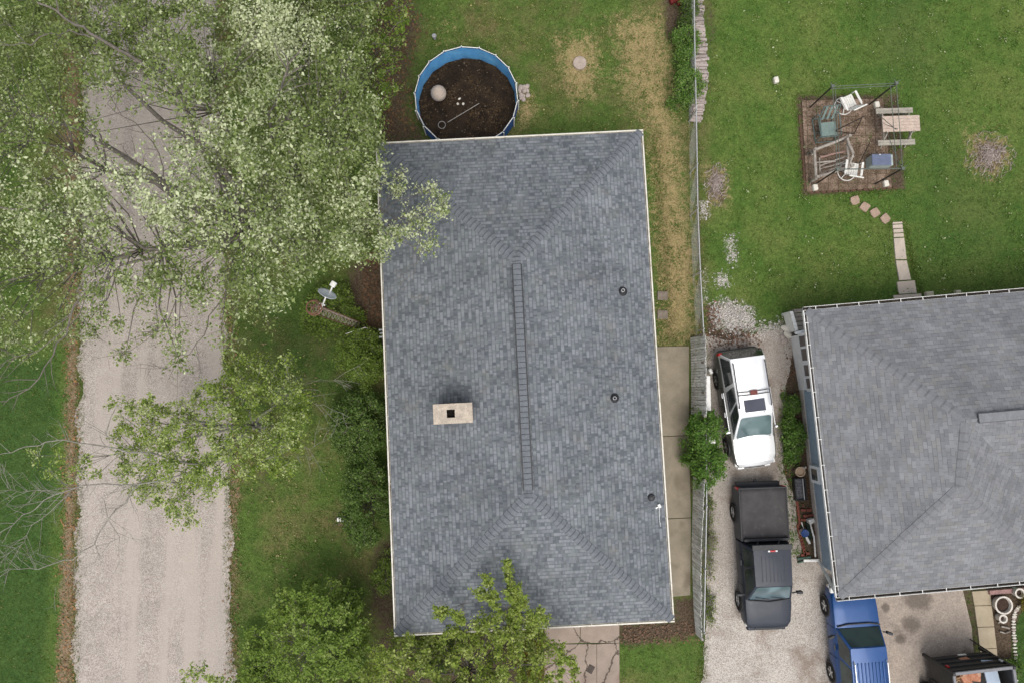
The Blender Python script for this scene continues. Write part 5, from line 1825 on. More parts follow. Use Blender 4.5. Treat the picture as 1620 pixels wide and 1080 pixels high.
for j in range(kk + 1):
    for i in range(n_):
        r_ = .31 * j / kk; a_ = 2 * math.pi * i / n_
        vs.append(x_ * r_ * math.cos(a_) + y_ * r_ * 1.05 * math.sin(a_) + axis * (.07 * (j / kk) ** 2 - .04))
m.add(vs, [(j * n_ + i, j * n_ + (i + 1) % n_, (j + 1) * n_ + (i + 1) % n_, (j + 1) * n_ + i) for j in range(kk) for i in range(n_)])
o_ = m.build('reflector', M_DISH, dd, smooth=60)
sm = o_.modifiers.new('thick', 'SOLIDIFY'); sm.thickness = .012
m = MB()
lnb = P(526.5, 451, 6.0) - dc
m.bar(Vector((0, 0, -.22)) , lnb + Vector((0, 0, -.05)), .045, .04); m.build('feed_arm', M_WHITE, dd)
m = MB(); m.bar(lnb - tow * .06, lnb + tow * .12, .17, .13); m.build('feed_horn', M_WHITE, dd, bevel=.02)
m = MB(); bk = P(511, 481, 5.9) - dc
m.tube([axis * -.05, bk * .7, bk], .028, 8); m.bar(bk + Vector((-.12, .03, 0)), bk + Vector((.06, -.05, 0)), .05, .04); m.tube([bk, Vector((to.x - dc.x + .1, to.y - dc.y, -.3))], .025, 6); m.build('mount_arm', M_WHITE, dd)
m = MB(); m.tube([P(547, 528, .9), P(578, 518, 1.3)], .014, 6); m.tube([P(547, 528, .9), Vector((P(547, 528, .9).x, P(547, 528, .9).y, 0))], .014, 6); m.tube([P(578, 518, 1.3), Vector((P(578, 518, 1.3).x, P(578, 518, 1.3).y, 0))], .014, 6)
tag(m.build('plant_stake', M_WHITE, None), 'thin white pole propped level in the shrubs below the lattice mast', 'pole')
# capped well on a brick ring in the west lawn
q = P(540, 820)
cl = thing('lawn_fixture', 'white capped pipe between two brown stones in the west lawn', 'pipe', (q.x, q.y, 0))
m = MB(); m.box((0, 0, .12), (.27, .16, .1)); m.tube([(0, 0, -.05), (0, 0, .1)], .05, 8); m.build('cap', M_WHITE, cl, bevel=.02)
m = MB()
for sx, dy in ((1, .2), (1, -.18)): m.box((.02, dy, .02), (.26, .14, .08), .1 * dy)
m.build('stone_pad', pm('brown_stone', (.14, .095, .07), (.1, .07, .05), 9, .9), cl, bevel=.03)
# dark grate on the front walk
q = P(934, 1057); m = MB(); m.box((0, 0, .01), (.24, .3, .02), -.5)
o_ = m.build('grate', pm('grate_iron', (.06, .05, .045), (.1, .08, .07), 16, .7), None); o_.location = (q.x, q.y, .031); tag(o_, 'small dark square grate on the cracked front walk', 'grate')
# two half-buried flat stones by the east wall
for u, v, lab in ((1048, 468, 'flat grey flagstone sunk in dry grass by the east gutter, the upper one'), (1048, 498, 'flat grey flagstone sunk in dry grass by the east gutter, the lower one')):
    q = P(u, v); m = MB(); m.box((0, 0, 0), (.42, .36, .06)); o_ = m.build('flagstone', pm('flag_grey', (.24, .2, .16), (.17, .14, .11), 6, .9, fine=40), None, bevel=.02); o_.location = (q.x, q.y, -.005); tag(o_, lab, 'flagstone')

# ------------------------------------------------------------------ things along the neighbour's wall
for i in range(9):
    brick(1257 + i * .9, 765 + i * 7.5, 0, 'red brick in the worn edging row beside the gravel drive', 'red bricks edging the bed')
for i in range(10):
    brick(1262 + i * 1.3, 832 + i * 5.2 + (0), 0, 'red brick in the lower edging row below the bucket', 'red bricks in the lower edging')
for i, (u, v) in enumerate(((1270, 806), (1279, 806), (1274, 815), (1282, 814), (1270, 821), (1276, 874), (1270, 877))):
    brick(u, v, R(90), 'loose red brick laid flat in the bed beside the blue-grey wall', 'loose red bricks in the bed', .0)
q = P(1261, 744)
m = MB(); m.lathe((0, 0, 0), [(.13, 0), (.17, .3), (.2, .3), (.2, .33), (.165, .33), (.15, .24), (.01, .24)], 22)
o_ = m.build('flower_pot', pm('tan_pot', (.45, .34, .24), (.36, .27, .19), 8, .8), None, smooth=40); o_.location = (q.x, q.y, 0); tag(o_, 'empty tan round flower pot below the ferns', 'pot')
for u, v, s_ in ((1269.5, 744, .7), (1274, 739, .6), (1270, 739, .55)): stone(STW[0], u, v, s_, 'little white stone beside the tan flower pot', 'white stones by the pot')
q = P(1262, 772)
tg = thing('planter_trough', 'long black planter trough of dark slabs beside the red bricks', 'planter', (q.x, q.y, 0), R(4))
m = MB()
for sx in (-1, 1): m.box((sx * .2, 0, .15), (.03, .86, .3))
for sy in (-1, 1): m.box((0, sy * .42, .15), (.37, .03, .3))
m.build('box', M_BLACK, tg)
m = MB(); m.box((0, 0, .1), (.36, .8, .2)); m.build('soil', pm('slag', (.05, .05, .055), (.16, .16, .17), 16, .8, bump=.5), tg)
m = MB(); m.bar((.1, -.4, .31), (.1, .42, .31), .03, .03); m.build('cross_bar', M_GALV, tg)
q = P(1268, 840)
m = MB(); bkt = thing('bucket', 'white bucket with a blue lid lying tilted beside the bricks', 'bucket', (q.x, q.y, 0), 0)
m.lathe((0, 0, 0), [(.12, 0), (.15, .3), (.155, .31)], 20); m.build('pail', M_WHITE, bkt, smooth=40)
m = MB(); m.lathe((.0, 0, .31), [(.155, 0), (.16, .02), (.15, .04), (.13, .03)], 20); m.build('lid', pm('blue_lid', (.04, .09, .26), (.03, .06, .18), 9, .5), bkt, smooth=40)
m = MB(); a, b = P(1275, 847, .1), P(1281, 859, .1); m.tube([a, b], .055, 8)
tag(m.build('plastic_pipe', M_WHITE, None, smooth=50), 'short white plastic pipe lying below the white bucket', 'pipe')
m = MB(); a, b = P(1268, 825, .12), P(1272, 838, .12); m.tube([a, b], .025, 8)
tag(m.build('plastic_pipe', M_WHITE, None, smooth=50), 'thin white pipe lying above the white bucket', 'pipe')
m = MB(); a, b = P(1278, 826, .12), P(1283, 852, .12); m.bar(a, b, .16, .06)
tag(m.build('dark_plank', pm('dark_green_plank', (.03, .045, .035), (.02, .03, .022), 7, .8), None), 'dark green plank lying between the bucket and the blue-grey wall', 'plank')
m = MB(); m.tube([P(1281, 822, .25), P(1283, 832, .2), P(1288, 850, .2), P(1290, 880, .2)], .035, 8); m.box(P(1282, 823, .15), (.22, .16, .26), .3)
tag(m.build('hose_pipe', M_WHITE, None, smooth=50), 'long white drain pipe leaning along the foot of the blue-grey wall', 'pipe')
m = MB(); m.bar(P(1261, 883, .05), P(1282, 880, .05), .07, .12); m.bar(P(1262, 889, .05), P(1274, 886, .05), .05, .1)
tag(m.build('splash_board', pm('green_board', (.08, .13, .1), (.06, .1, .075), 7, .8), None), 'dull green edging boards at the downspout outlet', 'edging')
for u, v, s_ in ((1241, 519, 1.7), (1245, 529, 1.7), (1238, 534, 1.1), (1240, 540, 1.2)): stone(STM[0] if s_ < 1.5 else STW[1], u, v, s_, 'rounded boulder in the cluster at the sunroom corner', 'boulders at the sunroom corner')
# yard corner at the bottom right
M_RINGW = pm('ring_white', (.68, .63, .56), (.5, .46, .4), 9, .8)
M_SOIL = pm('potting_soil', (.075, .05, .038), (.04, .028, .022), 12, .95, bump=.5, fine=30)
for u, v, r_, h_, lab in ((1588.5, 957, .32, .28, 'large round planter ring of whitewashed rim in the corner bed'), (1587.5, 978.5, .14, .3, 'small white pot with dark soil just below the large planter ring'), (1614, 938, .17, .34, 'white pot tucked under the front eave above the large planter ring')):
    q = P(u, v, h_)
    t_ = thing('planter', lab, 'planter', (q.x, q.y, 0))
    m = MB(); m.lathe((0, 0, 0), [(r_ * .9, 0), (r_, h_ - .05), (r_ + .03, h_ - .03), (r_ + .03, h_), (r_ - .03, h_), (r_ - .05, h_ - .12)], 26, close=False); m.build('pot', M_RINGW, t_, smooth=45)
    m = MB(); m.lathe((0, 0, h_ - .14), [(r_ * .93, 0), (r_ * .5, .05), (.01, .07)], 20); m.build('soil', M_SOIL, t_)
# garden edging stones curving down
ed = [(1612, 958), (1606, 966), (1603, 978), (1603, 995), (1604.5, 1010), (1605.5, 1030), (1607.5, 1050), (1607, 1078), (1608, 1096)]
for i in range(30):
    u, v = along(ed, i / 29)
    p = P(u, v)
    o_ = bpy.data.objects.new('edging_stone', (STW + STM[:1])[i % 4]); COL.objects.link(o_)
    o_.location = (p.x, p.y, -.01); s_ = random.uniform(.75, .95); o_.scale = (s_ * 1.05, s_ * .62, s_ * .7)
    tag(o_, 'pale edging stone in the curved row beside the bright corner lawn', 'stone', 'edging stones of the corner bed')
m = MB(); m.bar(P(1564, 936, .08), P(1640, 930, .08), .16, .16)
tag(m.build('brick_border', pm('pink_border', (.36, .22, .2), (.26, .16, .15), 10, .9, fine=30), None), 'low pinkish border wall under the front eave beside the entry walk', 'border')
m = MB(); m.tube([P(1579, 985, .03), P(1584, 981, .05)], .03, 6); m.tube([P(1582, 998, .03), P(1590, 1001, .04), P(1598, 998, .03)], .03, 6); m.tube([P(1584, 990, .04), P(1597, 993, .04)], .035, 6)
tag(m.build('driftwood', M_LOGW, None), 'bits of driftwood lying below the small white pot', 'driftwood')

# ------------------------------------------------------------------ trees and shrubs
def leaf_material(name, top, top2, pale, dark):
    t = NT(name)
    g = t.n('ShaderNodeNewGeometry')
    r_ = g.outputs['Random Per Island']
    c = t.mix(t.map(r_, .1, .9), top, top2)
    c = t.mix(t.math('MULTIPLY', t.math('LESS_THAN', t.math('FRACT', t.math('MULTIPLY', r_, 7.31)), .22), .6), c, dark)
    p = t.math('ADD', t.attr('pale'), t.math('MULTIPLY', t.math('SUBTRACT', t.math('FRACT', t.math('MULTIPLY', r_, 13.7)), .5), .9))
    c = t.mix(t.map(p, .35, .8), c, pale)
    t.set(t.b.inputs['Base Color'], c)
    t.b.inputs['Roughness'].default_value = .55
    t.b.inputs['Specular IOR Level'].default_value = .12
    tr_ = t.n('ShaderNodeBsdfTranslucent')
    c2 = t.mix(.5, c, (.22, .3, .04))
    t.L(c2, tr_.inputs['Color'])
    mx = t.n('ShaderNodeMixShader'); mx.inputs[0].default_value = .35
    t.L(t.b.outputs[0], mx.inputs[1]); t.L(tr_.outputs[0], mx.inputs[2]); t.L(mx.outputs[0], t.out.inputs['Surface'])
    return t.m


LM_SILVER = leaf_material('silver_maple_leaf', (.165, .222, .06), (.275, .335, .12), (.72, .76, .48), (.065, .095, .022))
LM_GREEN = leaf_material('fresh_leaf', (.175, .26, .04), (.28, .36, .07), (.52, .57, .26), (.065, .105, .016))
LM_LIME = leaf_material('lime_leaf', (.185, .262, .038), (.295, .36, .07), (.46, .51, .18), (.07, .11, .018))
LM_DARK = leaf_material('dark_leaf', (.075, .135, .028), (.125, .195, .045), (.21, .28, .095), (.032, .06, .014))
LM_MID = leaf_material('bush_leaf', (.125, .195, .032), (.19, .265, .05), (.3, .37, .12), (.055, .09, .016))
LM_FERN = leaf_material('fern_leaf', (.08, .175, .028), (.13, .24, .042), (.24, .35, .1), (.035, .075, .013))
LM_DEEP = leaf_material('shaded_green_leaf', (.1, .17, .024), (.17, .24, .04), (.42, .46, .18), (.045, .075, .013))
LM_MEADOW = leaf_material('meadow_green_leaf', (.155, .24, .04), (.23, .32, .062), (.36, .44, .14), (.055, .095, .018))
LM_ORANGE = leaf_material('orange_tinged_leaf', (.16, .14, .02), (.24, .17, .025), (.33, .2, .04), (.07, .08, .014))
M_BARK = pm('maple_bark', (.2, .175, .15), (.12, .105, .09), 7, .95, fine=34, bump=.5)
M_BARKPALE = pm('dead_bark', (.3, .285, .24), (.18, .165, .14), 6, .9, fine=30)


def leaf_mesh(name, pts, size, pale, rg, flat=.55, aspect=.62):
    """one small leaf per point: folded kite of four corners"""
    N = len(pts)
    a = rg.normal(size=(N, 3)); a[:, 2] *= .45
    a /= np.linalg.norm(a, axis=1, keepdims=True)
    nrm = rg.normal(size=(N, 3)) * flat + np.array([0, 0, 1.0])
    b = np.cross(nrm, a); b /= np.linalg.norm(b, axis=1, keepdims=True) + 1e-9
    L = (size * np.clip(rg.lognormal(-.05, .36, N), .45, 2.0))[:, None]
    W = L * aspect
    nn = np.cross(a, b)
    v = np.stack([pts - a * L * .5, pts + b * W * .5 + nn * L * .07 - a * L * .08, pts + a * L * .5, pts - b * W * .5 + nn * L * .07 - a * L * .08], 1).reshape(-1, 3)
    f = np.arange(N * 4).reshape(N, 4)
    return npmesh(name, v, f, {'pale': np.repeat(pale, 4)})


def scatter_px(poly, n, mind, rg, dens=None):
    us = [p[0] for p in poly]; vs = [p[1] for p in poly]
    out = []
    tries = 0
    while len(out) < n and tries < 60:
        tries += 1
        u = rg.uniform(min(us), max(us), 2000); v = rg.uniform(min(vs), max(vs), 2000)
        ok = in_poly(u, v, poly)
        if dens is not None: ok &= rg.uniform(size=2000) < dens(u, v)
        for a, b in zip(u[ok], v[ok]):
            if all((a - c) ** 2 + (b - d) ** 2 > mind * mind for c, d in out):
                out.append((a, b))
                if len(out) >= n: break
    return np.array(out)


def tree(name, label, cat, base, fork_z, r0, clumps, leaf, lsize, per, lmat, bark, seed, k=7, flat=.6, twigs=5, group=None, extra=(), spread=.55, trunkname='trunk'):
    """clumps: rows of x, y, z, radius, paleness, weight. Limbs run from the trunk fork to each clump; leaves sit on twigs."""
    rg = np.random.default_rng(seed); rr = random.Random(seed)
    cl = np.asarray(clumps, float)
    root = thing(name, label, cat, (base[0], base[1], 0), 0, group)
    fork = Vector((base[0] + rr.uniform(-.1, .1), base[1] + rr.uniform(-.1, .1), fork_z))
    m = MB()
    m.tube([(base[0], base[1], -.1), (base[0], base[1], .15), Vector((base[0], base[1], 0)).lerp(fork, .5), fork], [r0 * 1.5, r0 * 1.1, r0 * .95, r0 * .85], 12)
    m.build(trunkname, bark, root, world=True, smooth=60)
    # group clumps into limbs
    pts = cl[:, :3]
    cen = pts[rg.choice(len(pts), k, replace=False)]
    for _ in range(8):
        own = np.argmin(((pts[:, None] - cen[None]) ** 2).sum(-1), 1)
        cen = np.array([pts[own == i].mean(0) if (own == i).any() else cen[i] for i in range(k)])
    m = MB()
    leafp = []; leafpale = []
    for i in range(k):
        if not (own == i).any(): continue
        end = Vector(cen[i]) - Vector((0, 0, .35 + .1 * r0 * 20))
        w = []
        for s in range(7):
            q = s / 6
            p = fork.lerp(end, q); p.z = fork.z + (end.z - fork.z) * (q ** .8)
            p += Vector((rr.uniform(-1, 1), rr.uniform(-1, 1), rr.uniform(-.5, .5))) * .07 * (end - fork).length * q * (1 - q) * 2
            w.append(p)
        rad = [r0 * .4 * (1 - .75 * s / 6) for s in range(7)]
        m.tube(w, rad, 8)
        for c in cl[own == i]:
            cp = Vector(c[:3])
            best = min(range(1, 7), key=lambda s: (w[s] - cp).length + .25 * s)
            st = w[best]
            L = (cp - st).length
            mid = st.lerp(cp, .5) + Vector((rr.uniform(-1, 1), rr.uniform(-1, 1), rr.uniform(-.2, .6))) * .12 * L
            rb = min(rad[best] * .5, .009 + .007 * L)
            m.tube([st, mid, cp], [rb, rb * .7, .008], 5, False)
            outw = Vector((cp.x - fork.x, cp.y - fork.y, 0))
            outw = outw.normalized() if outw.length > .1 else Vector((1, 0, 0))
            nt = max(3, int(twigs * (.7 + .6 * rr.random())))
            nl = int(per * c[5] / nt)
            for q in range(nt):
                dv = Vector((rr.gauss(0, 1), rr.gauss(0, 1), rr.gauss(.1, .6))) * .8 + outw * .7
                dv = dv.normalized() * c[3] * rr.uniform(.7, 1.35)
                e_ = cp + dv
                if q < 4: m.tube([cp, cp.lerp(e_, .5) + Vector((0, 0, .03)), e_], [.008, .006, .003], 3, False)
                tt = rg.uniform(.05, 1.08, nl) ** .75
                pp = np.array(cp)[None] + np.array(dv)[None] * tt[:, None] + rg.normal(size=(nl, 3)) * np.array([1, 1, .6]) * (spread * c[3] * .38)
                leafp.append(pp); leafpale.append(np.full(nl, c[4] + rr.uniform(-.22, .22)))
    for pl in extra:      # bare limbs drawn by hand: (points, r0, r1, side twigs)
        ps, ra, rb, ns = pl
        ra *= .62; rb *= .75
        for _ in range(2):      # subdivide and let the limb wander
            np_ = [ps[0]]
            for a_, b_ in zip(ps, ps[1:]):
                L_ = (b_ - a_).length * .07
                np_ += [a_.lerp(b_, .5) + Vector((rr.gauss(0, L_), rr.gauss(0, L_), rr.gauss(0, L_))), b_]
            ps = np_
        n_ = len(ps); ns = int(ns * 1.5)
        m.tube(ps, [ra + (rb - ra) * i / (n_ - 1) for i in range(n_)], 6)
        for q in range(ns):
            i = rr.randrange(n_ - 1); s0 = ps[i].lerp(ps[i + 1], rr.random()); dv = (ps[i + 1] - ps[i]).normalized()
            sd = Vector((-dv.y, dv.x, rr.uniform(-.2, .3))) * rr.choice((-1, 1))
            L = rr.uniform(.35, 1.1)
            e_ = s0 + (dv * rr.uniform(.5, 1) + sd * rr.uniform(.4, 1)).normalized() * L
            md = s0.lerp(e_, .5) + Vector((rr.uniform(-.06, .06), rr.uniform(-.06, .06), .04))
            m.tube([s0, md, e_], [rb * .8 + .004, rb * .6 + .003, .003], 4, False)
            for _ in range(3):
                f_ = md.lerp(e_, rr.random()); g2 = f_ + (dv * .4 + sd * rr.uniform(-.8, .9) + Vector((0, 0, rr.uniform(-.3, .3)))).normalized() * L * .45
                m.tube([f_, g2], [.005, .002], 3, False)
    m.build('branches', bark, root, world=True, smooth=60)
    lp = np.concatenate(leafp); pl2 = np.concatenate(leafpale)
    lp[:, 2] = np.maximum(lp[:, 2], .03)
    me = leaf_mesh('crown', lp - np.array([base[0], base[1], 0]), lsize, pl2, rg, flat)
    link('crown', me, lmat, root)
    return root


def shrub(name, label, u, v, ru, rv, h, lmat, seed, n=70, per=70, lsize=.075, group=None, hollow=.55, pale=.1, cat='shrub'):
    """low dense shrub: clumps on a rounded mound"""
    rg = np.random.default_rng(seed)
    c = P(u, v); sx = ru / FPX * CAM_H; sy = rv / FPX * CAM_H
    rows = []
    lob = rg.uniform(.75, 1.2, 9)
    for i in range(n):
        a = rg.uniform(0, 6.283); k = math.sqrt(rg.uniform(.02, 1)) * (.92 + .2 * math.sin(3 * a + seed))
        k *= lob[int(a / 6.2832 * 9) % 9]
        z = h * (.25 + .72 * math.sqrt(max(0, 1 - min(k, 1) ** 2))) * rg.uniform(hollow, 1.05)
        rows.append((c.x + sx * k * math.cos(a), c.y + sy * k * math.sin(a), z, .2 * (sx + sy) ** .3, pale, rg.uniform(.6, 1.3)))
    return tree(name, label, cat, (c.x, c.y), h * .22, .035, rows, None, lsize, per, lmat, M_BARK, seed, k=5, flat=.75, twigs=4, group=group, spread=.9, trunkname='stem')


def fld(u, v, blobs, base=1.0):
    d_ = np.full(np.shape(u), base, float)
    for (cu, cv, ru, rv, val) in blobs:
        w = np.clip(1.4 - np.hypot((u - cu) / ru, (v - cv) / rv), 0, 1) ** .5
        d_ = d_ * (1 - w) + val * w
    return d_


# ---- the big pale silver maple over the road
rgA = np.random.default_rng(5)
outA = [(-120, -90), (560, -90), (600, 0), (560, 60), (575, 150), (590, 200), (600, 268), (650, 284), (700, 284), (712, 318), (690, 345), (682, 395), (668, 452), (640, 452), (620, 400), (575, 398), (540, 408), (490, 425), (462, 455), (430, 475),
        (390, 530), (340, 560), (280, 585), (190, 590), (140, 560), (90, 520), (50, 560), (-20, 560), (-120, 500)]
HOLES = [(205, 210, 105, 75, .02), (265, 455, 150, 95, .2), (275, 530, 150, 60, .1), (350, 330, 60, 50, .55), (60, 470, 70, 80, .3), (55, 240, 80, 100, .4), (515, 470, 55, 60, .05), (640, 420, 50, 40, .4), (690, 300, 25, 40, .35), (625, 300, 40, 50, .45), (590, 250, 30, 30, .6), (530, 100, 60, 80, .4), (470, 150, 40, 50, .7), (350, 420, 120, 50, .6), (640, 300, 70, 40, .75)]
PALES = [(430, 60, 60, 70, .85), (430, 180, 80, 60, .45), (240, 300, 120, 60, .75), (330, 250, 90, 60, .6), (100, 330, 90, 60, .5), (450, 330, 130, 100, .42), (650, 330, 90, 80, .6), (120, 120, 140, 100, .16), (520, 200, 60, 60, .22), (60, 30, 100, 60, .1)]
pxA = scatter_px(outA, 560, 17, rgA, lambda u, v: fld(u, v, HOLES))
rows = []
for u, v in pxA:
    e_ = math.hypot((u - 330) / 400, (v - 270) / 330)
    z = 11.2 - 4.2 * min(e_, 1.15) ** 2 - rgA.uniform(0, 2.6)
    if u > 585: z = rgA.uniform(5.2, 6.6) if u > 600 else rgA.uniform(5.5, 7.5)
    p = P(u, v, z)
    dn = float(fld(np.array(u), np.array(v), HOLES))
    rows.append((p.x, p.y, p.z, rgA.uniform(.34, .56) if u < 585 else .35, float(fld(np.array(u), np.array(v), PALES, .2)), (.4 + .75 * dn) * rgA.uniform(.5, 1.35) * (1 if u < 585 else .7)))
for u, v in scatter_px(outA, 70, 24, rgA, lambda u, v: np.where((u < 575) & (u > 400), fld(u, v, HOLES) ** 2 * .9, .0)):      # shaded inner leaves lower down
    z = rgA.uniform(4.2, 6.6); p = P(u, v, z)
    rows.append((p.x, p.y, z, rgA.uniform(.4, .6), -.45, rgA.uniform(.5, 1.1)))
bA = P(470, 400)
q_ = lambda pts, z: [P(u, v, z + dz) for u, v, dz in pts]
exA = [(q_([(330, 160, 0), (250, 110, .2), (180, 75, .3), (120, 40, .4), (60, 5, .5)], 8.2), .11, .035, 4),
       (q_([(180, 75, .0), (110, 48, .0), (50, 72, .1), (-10, 72, .1)], 8.3), .05, .012, 5),
       (q_([(330, 390, 0), (250, 395, .2), (150, 345, .3), (60, 330, .3), (-20, 325, .2)], 8.2), .09, .03, 4),
       (q_([(280, 395, 0), (190, 420, .2), (130, 470, .2), (105, 530, .2), (62, 598, .2), (5, 640, .2)], 7.6), .07, .014, 9),
       (q_([(135, 470, 0), (60, 555, .1), (0, 578, .1)], 7.7), .03, .01, 6),
       (q_([(440, 330, 0), (430, 230, .4), (440, 150, .8), (455, 95, 1)], 8.6), .09, .03, 5),
       (q_([(290, 300, 0), (235, 275, .2), (190, 240, .3), (150, 228, .3)], 7.0), .035, .01, 8),
       (q_([(300, 330, 0), (258, 265, .2), (215, 195, .3), (170, 165, .3)], 7.2), .035, .01, 7),
       (q_([(330, 420, 0), (280, 470, .2), (240, 530, .2), (200, 560, .2)], 7.0), .035, .008, 10),
       (q_([(370, 440, 0), (330, 500, .2), (300, 560, .2), (260, 585, .2)], 7.0), .035, .008, 9),
       (q_([(600, 330, 0), (650, 350, .1), (665, 400, 0), (655, 440, -.1)], 5.6), .025, .006, 6)]
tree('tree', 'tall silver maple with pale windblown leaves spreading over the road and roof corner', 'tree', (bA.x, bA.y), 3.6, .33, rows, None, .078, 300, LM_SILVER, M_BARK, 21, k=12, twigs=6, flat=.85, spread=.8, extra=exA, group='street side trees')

# ---- greener tree behind it, by the pool
rgB = np.random.default_rng(8)
outB = [(440, -80), (625, -80), (632, 40), (612, 100), (606, 170), (590, 225), (520, 225), (450, 180), (420, 60)]
rows = []
for u, v in scatter_px(outB, 110, 17, rgB):
    z = rgB.uniform(3.2, 6.2)
    p = P(u, v, z); rows.append((p.x, p.y, z, rgB.uniform(.32, .5), rgB.uniform(.1, .45), rgB.uniform(.5, 1.2)))
bB = P(580, 160)
tree('tree', 'green tree with yellowish tip leaves reaching towards the left side of the pool', 'tree', (bB.x, bB.y), 2.0, .15, rows, None, .085, 210, LM_DEEP, M_BARK, 22, k=7, twigs=5, group='street side trees')

# ---- smaller bright green tree lower down, half of it bare
rgC = np.random.default_rng(12)
outC = [(300, 640), (380, 560), (420, 575), (470, 600), (478, 680), (455, 740), (400, 745), (340, 770), (300, 820), (255, 790), (215, 770), (195, 720), (180, 650), (230, 630)]
HC = [(420, 720, 60, 40, .5), (200, 680, 40, 60, .5)]
rows = []
for u, v in scatter_px(outC, 150, 12, rgC, lambda u, v: fld(u, v, HC)):
    e_ = math.hypot((u - 340) / 160, (v - 690) / 120)
    z = 6.8 - 1.8 * min(e_, 1.2) ** 2 - rgC.uniform(0, 1.4)
    p = P(u, v, z); rows.append((p.x, p.y, z, rgC.uniform(.26, .42), rgC.uniform(.1, .6), rgC.uniform(.3, 1.1)))
for u, v in ((60, 720), (95, 725), (130, 740), (160, 745), (110, 760), (195, 750), (140, 720), (85, 745), (235, 765), (270, 800), (285, 815), (180, 640), (410, 590), (450, 570)):
    p = P(u, v, 5.6); rows.append((p.x, p.y, 5.6, .3, .3, .38))
bC = P(430, 672)
exC = [(q_([(400, 690, 0), (330, 735, .2), (225, 715, .2), (125, 700, .2), (40, 706, .2), (-10, 722, .2)], 5.6), .06, .012, 10),
       (q_([(330, 745, 0), (220, 765, .1), (130, 767, .2), (70, 790, .2), (20, 830, .2), (-15, 850, .2)], 5.7), .045, .01, 16),
       (q_([(240, 735, 0), (205, 780, .1), (165, 830, .1), (115, 885, .1), (60, 900, .2), (0, 905, .2)], 5.5), .055, .008, 15),
       (q_([(130, 770, 0), (60, 775, .1), (10, 770, .1)], 5.8), .02, .006, 14), (q_([(110, 780, 0), (50, 830, .1), (0, 890, .1)], 5.8), .02, .006, 12),
       (q_([(165, 790, 0), (190, 850, .0), (150, 890, .1), (85, 930, .1)], 5.4), .016, .004, 8),
       (q_([(215, 715, 0), (170, 690, .1), (165, 680, .1)], 5.7), .03, .01, 3),
       (q_([(440, 620, 0), (452, 596, .1), (500, 640, .2), (552, 660, .2)], 3.6), .022, .008, 5),
       (q_([(440, 640, 0), (470, 610, .1), (520, 602, .1), (570, 607, .1)], 3.4), .016, .005, 4),
       (q_([(440, 690, 0), (455, 700, .1), (490, 710, .2), (525, 690, .2)], 3.4), .016, .005, 8)]
tree('tree', 'smaller bright green tree leaning over the gravel road with bare grey dead branches', 'tree', (bC.x, bC.y), 2.2, .16, rows, None, .07, 260, LM_GREEN, M_BARKPALE, 23, k=8, twigs=5, extra=exC, group='street side trees')

# ---- round green tree low on the left, and the lime one in front of the house
rgD = np.random.default_rng(15)
outD = [(432, 975), (455, 945), (495, 925), (545, 935), (570, 965), (575, 1010), (566, 1060), (575, 1120), (380, 1120), (385, 1060), (395, 1010), (412, 990), (424, 1010)]
rows = []
for u, v in scatter_px(outD, 125, 12, rgD, lambda u, v: fld(u, v, [(400, 1050, 40, 80, .35)])):
    e_ = math.hypot((u - 505) / 85, (v - 1005) / 95)
    z = 3.5 - 2.0 * min(e_, 1.2) ** 2 - rgD.uniform(0, .9); z = max(z, .5)
    p = P(u, v, z); rows.append((p.x, p.y, z, rgD.uniform(.28, .42), rgD.uniform(.0, .3), rgD.uniform(.6, 1.3)))
bD = P(508, 1010)
tree('tree', 'rounded mid green tree at the bottom edge between the road and the house corner', 'tree', (bD.x, bD.y), .9, .1, rows, None, .085, 210, LM_MEADOW, M_BARK, 24, k=7, twigs=5)
rgE = np.random.default_rng(17)
outE = [(590, 1040), (610, 1020), (650, 1015), (700, 1000), (760, 985), (850, 975), (862, 1000), (860, 1130), (575, 1130), (580, 1075)]
rows = []
for u, v in scatter_px(outE, 125, 13, rgE, lambda u, v: fld(u, v, [(700, 1040, 40, 40, .45), (640, 1000, 30, 20, .3), (720, 1010, 30, 16, .3)])):
    z = 3.3 + rgE.uniform(-1.2, .9)
    p = P(u, v, z); rows.append((p.x, p.y, z, rgE.uniform(.28, .42), rgE.uniform(.1, .45), rgE.uniform(.5, 1.2)))
for (a, b, n_) in (((815, 985), (800, 893), 13), ((790, 985), (770, 915), 7), ((838, 985), (818, 935), 8), ((730, 985), (720, 975), 4), ((700, 972), (690, 968), 4), ((780, 950), (755, 935), 4), ((880, 1080), (888, 1025), 7), ((905, 1090), (900, 1040), 6), ((850, 985), (852, 970), 3), ((820, 960), (800, 940), 4)):
    for i in range(n_):
        u = a[0] + (b[0] - a[0]) * i / max(n_ - 1, 1) + rgE.uniform(-4, 4) * (1.4 - i / n_); v = a[1] + (b[1] - a[1]) * i / max(n_ - 1, 1) + rgE.uniform(-3, 3)
        z = 4.1 + .5 * i / n_
        p = P(u, v, z); rows.append((p.x, p.y, z, .2, .15, .42))
bE = P(745, 1040)
tree('tree', 'yellow-green tree in front of the house with sprigs over its lower roof edge', 'tree', (bE.x, bE.y), 1.3, .12, rows, None, .082, 250, LM_LIME, M_BARK, 25, k=9, twigs=5)
rgF = np.random.default_rng(19)
rows = []
for u, v in ((318, 1062), (330, 1075), (305, 1075), (345, 1078), (290, 1085), (320, 1095), (300, 1068), (356, 1090)):
    p = P(u, v, 3.2); rows.append((p.x, p.y, 3.2, .3, .3, .5))
bF = P(330, 1130)
tree('tree', 'tip of a dull olive tree poking into the road at the bottom edge', 'tree', (bF.x, bF.y), 1.2, .08, rows, None, .085, 150, LM_GREEN, M_BARK, 26, k=3, twigs=4)

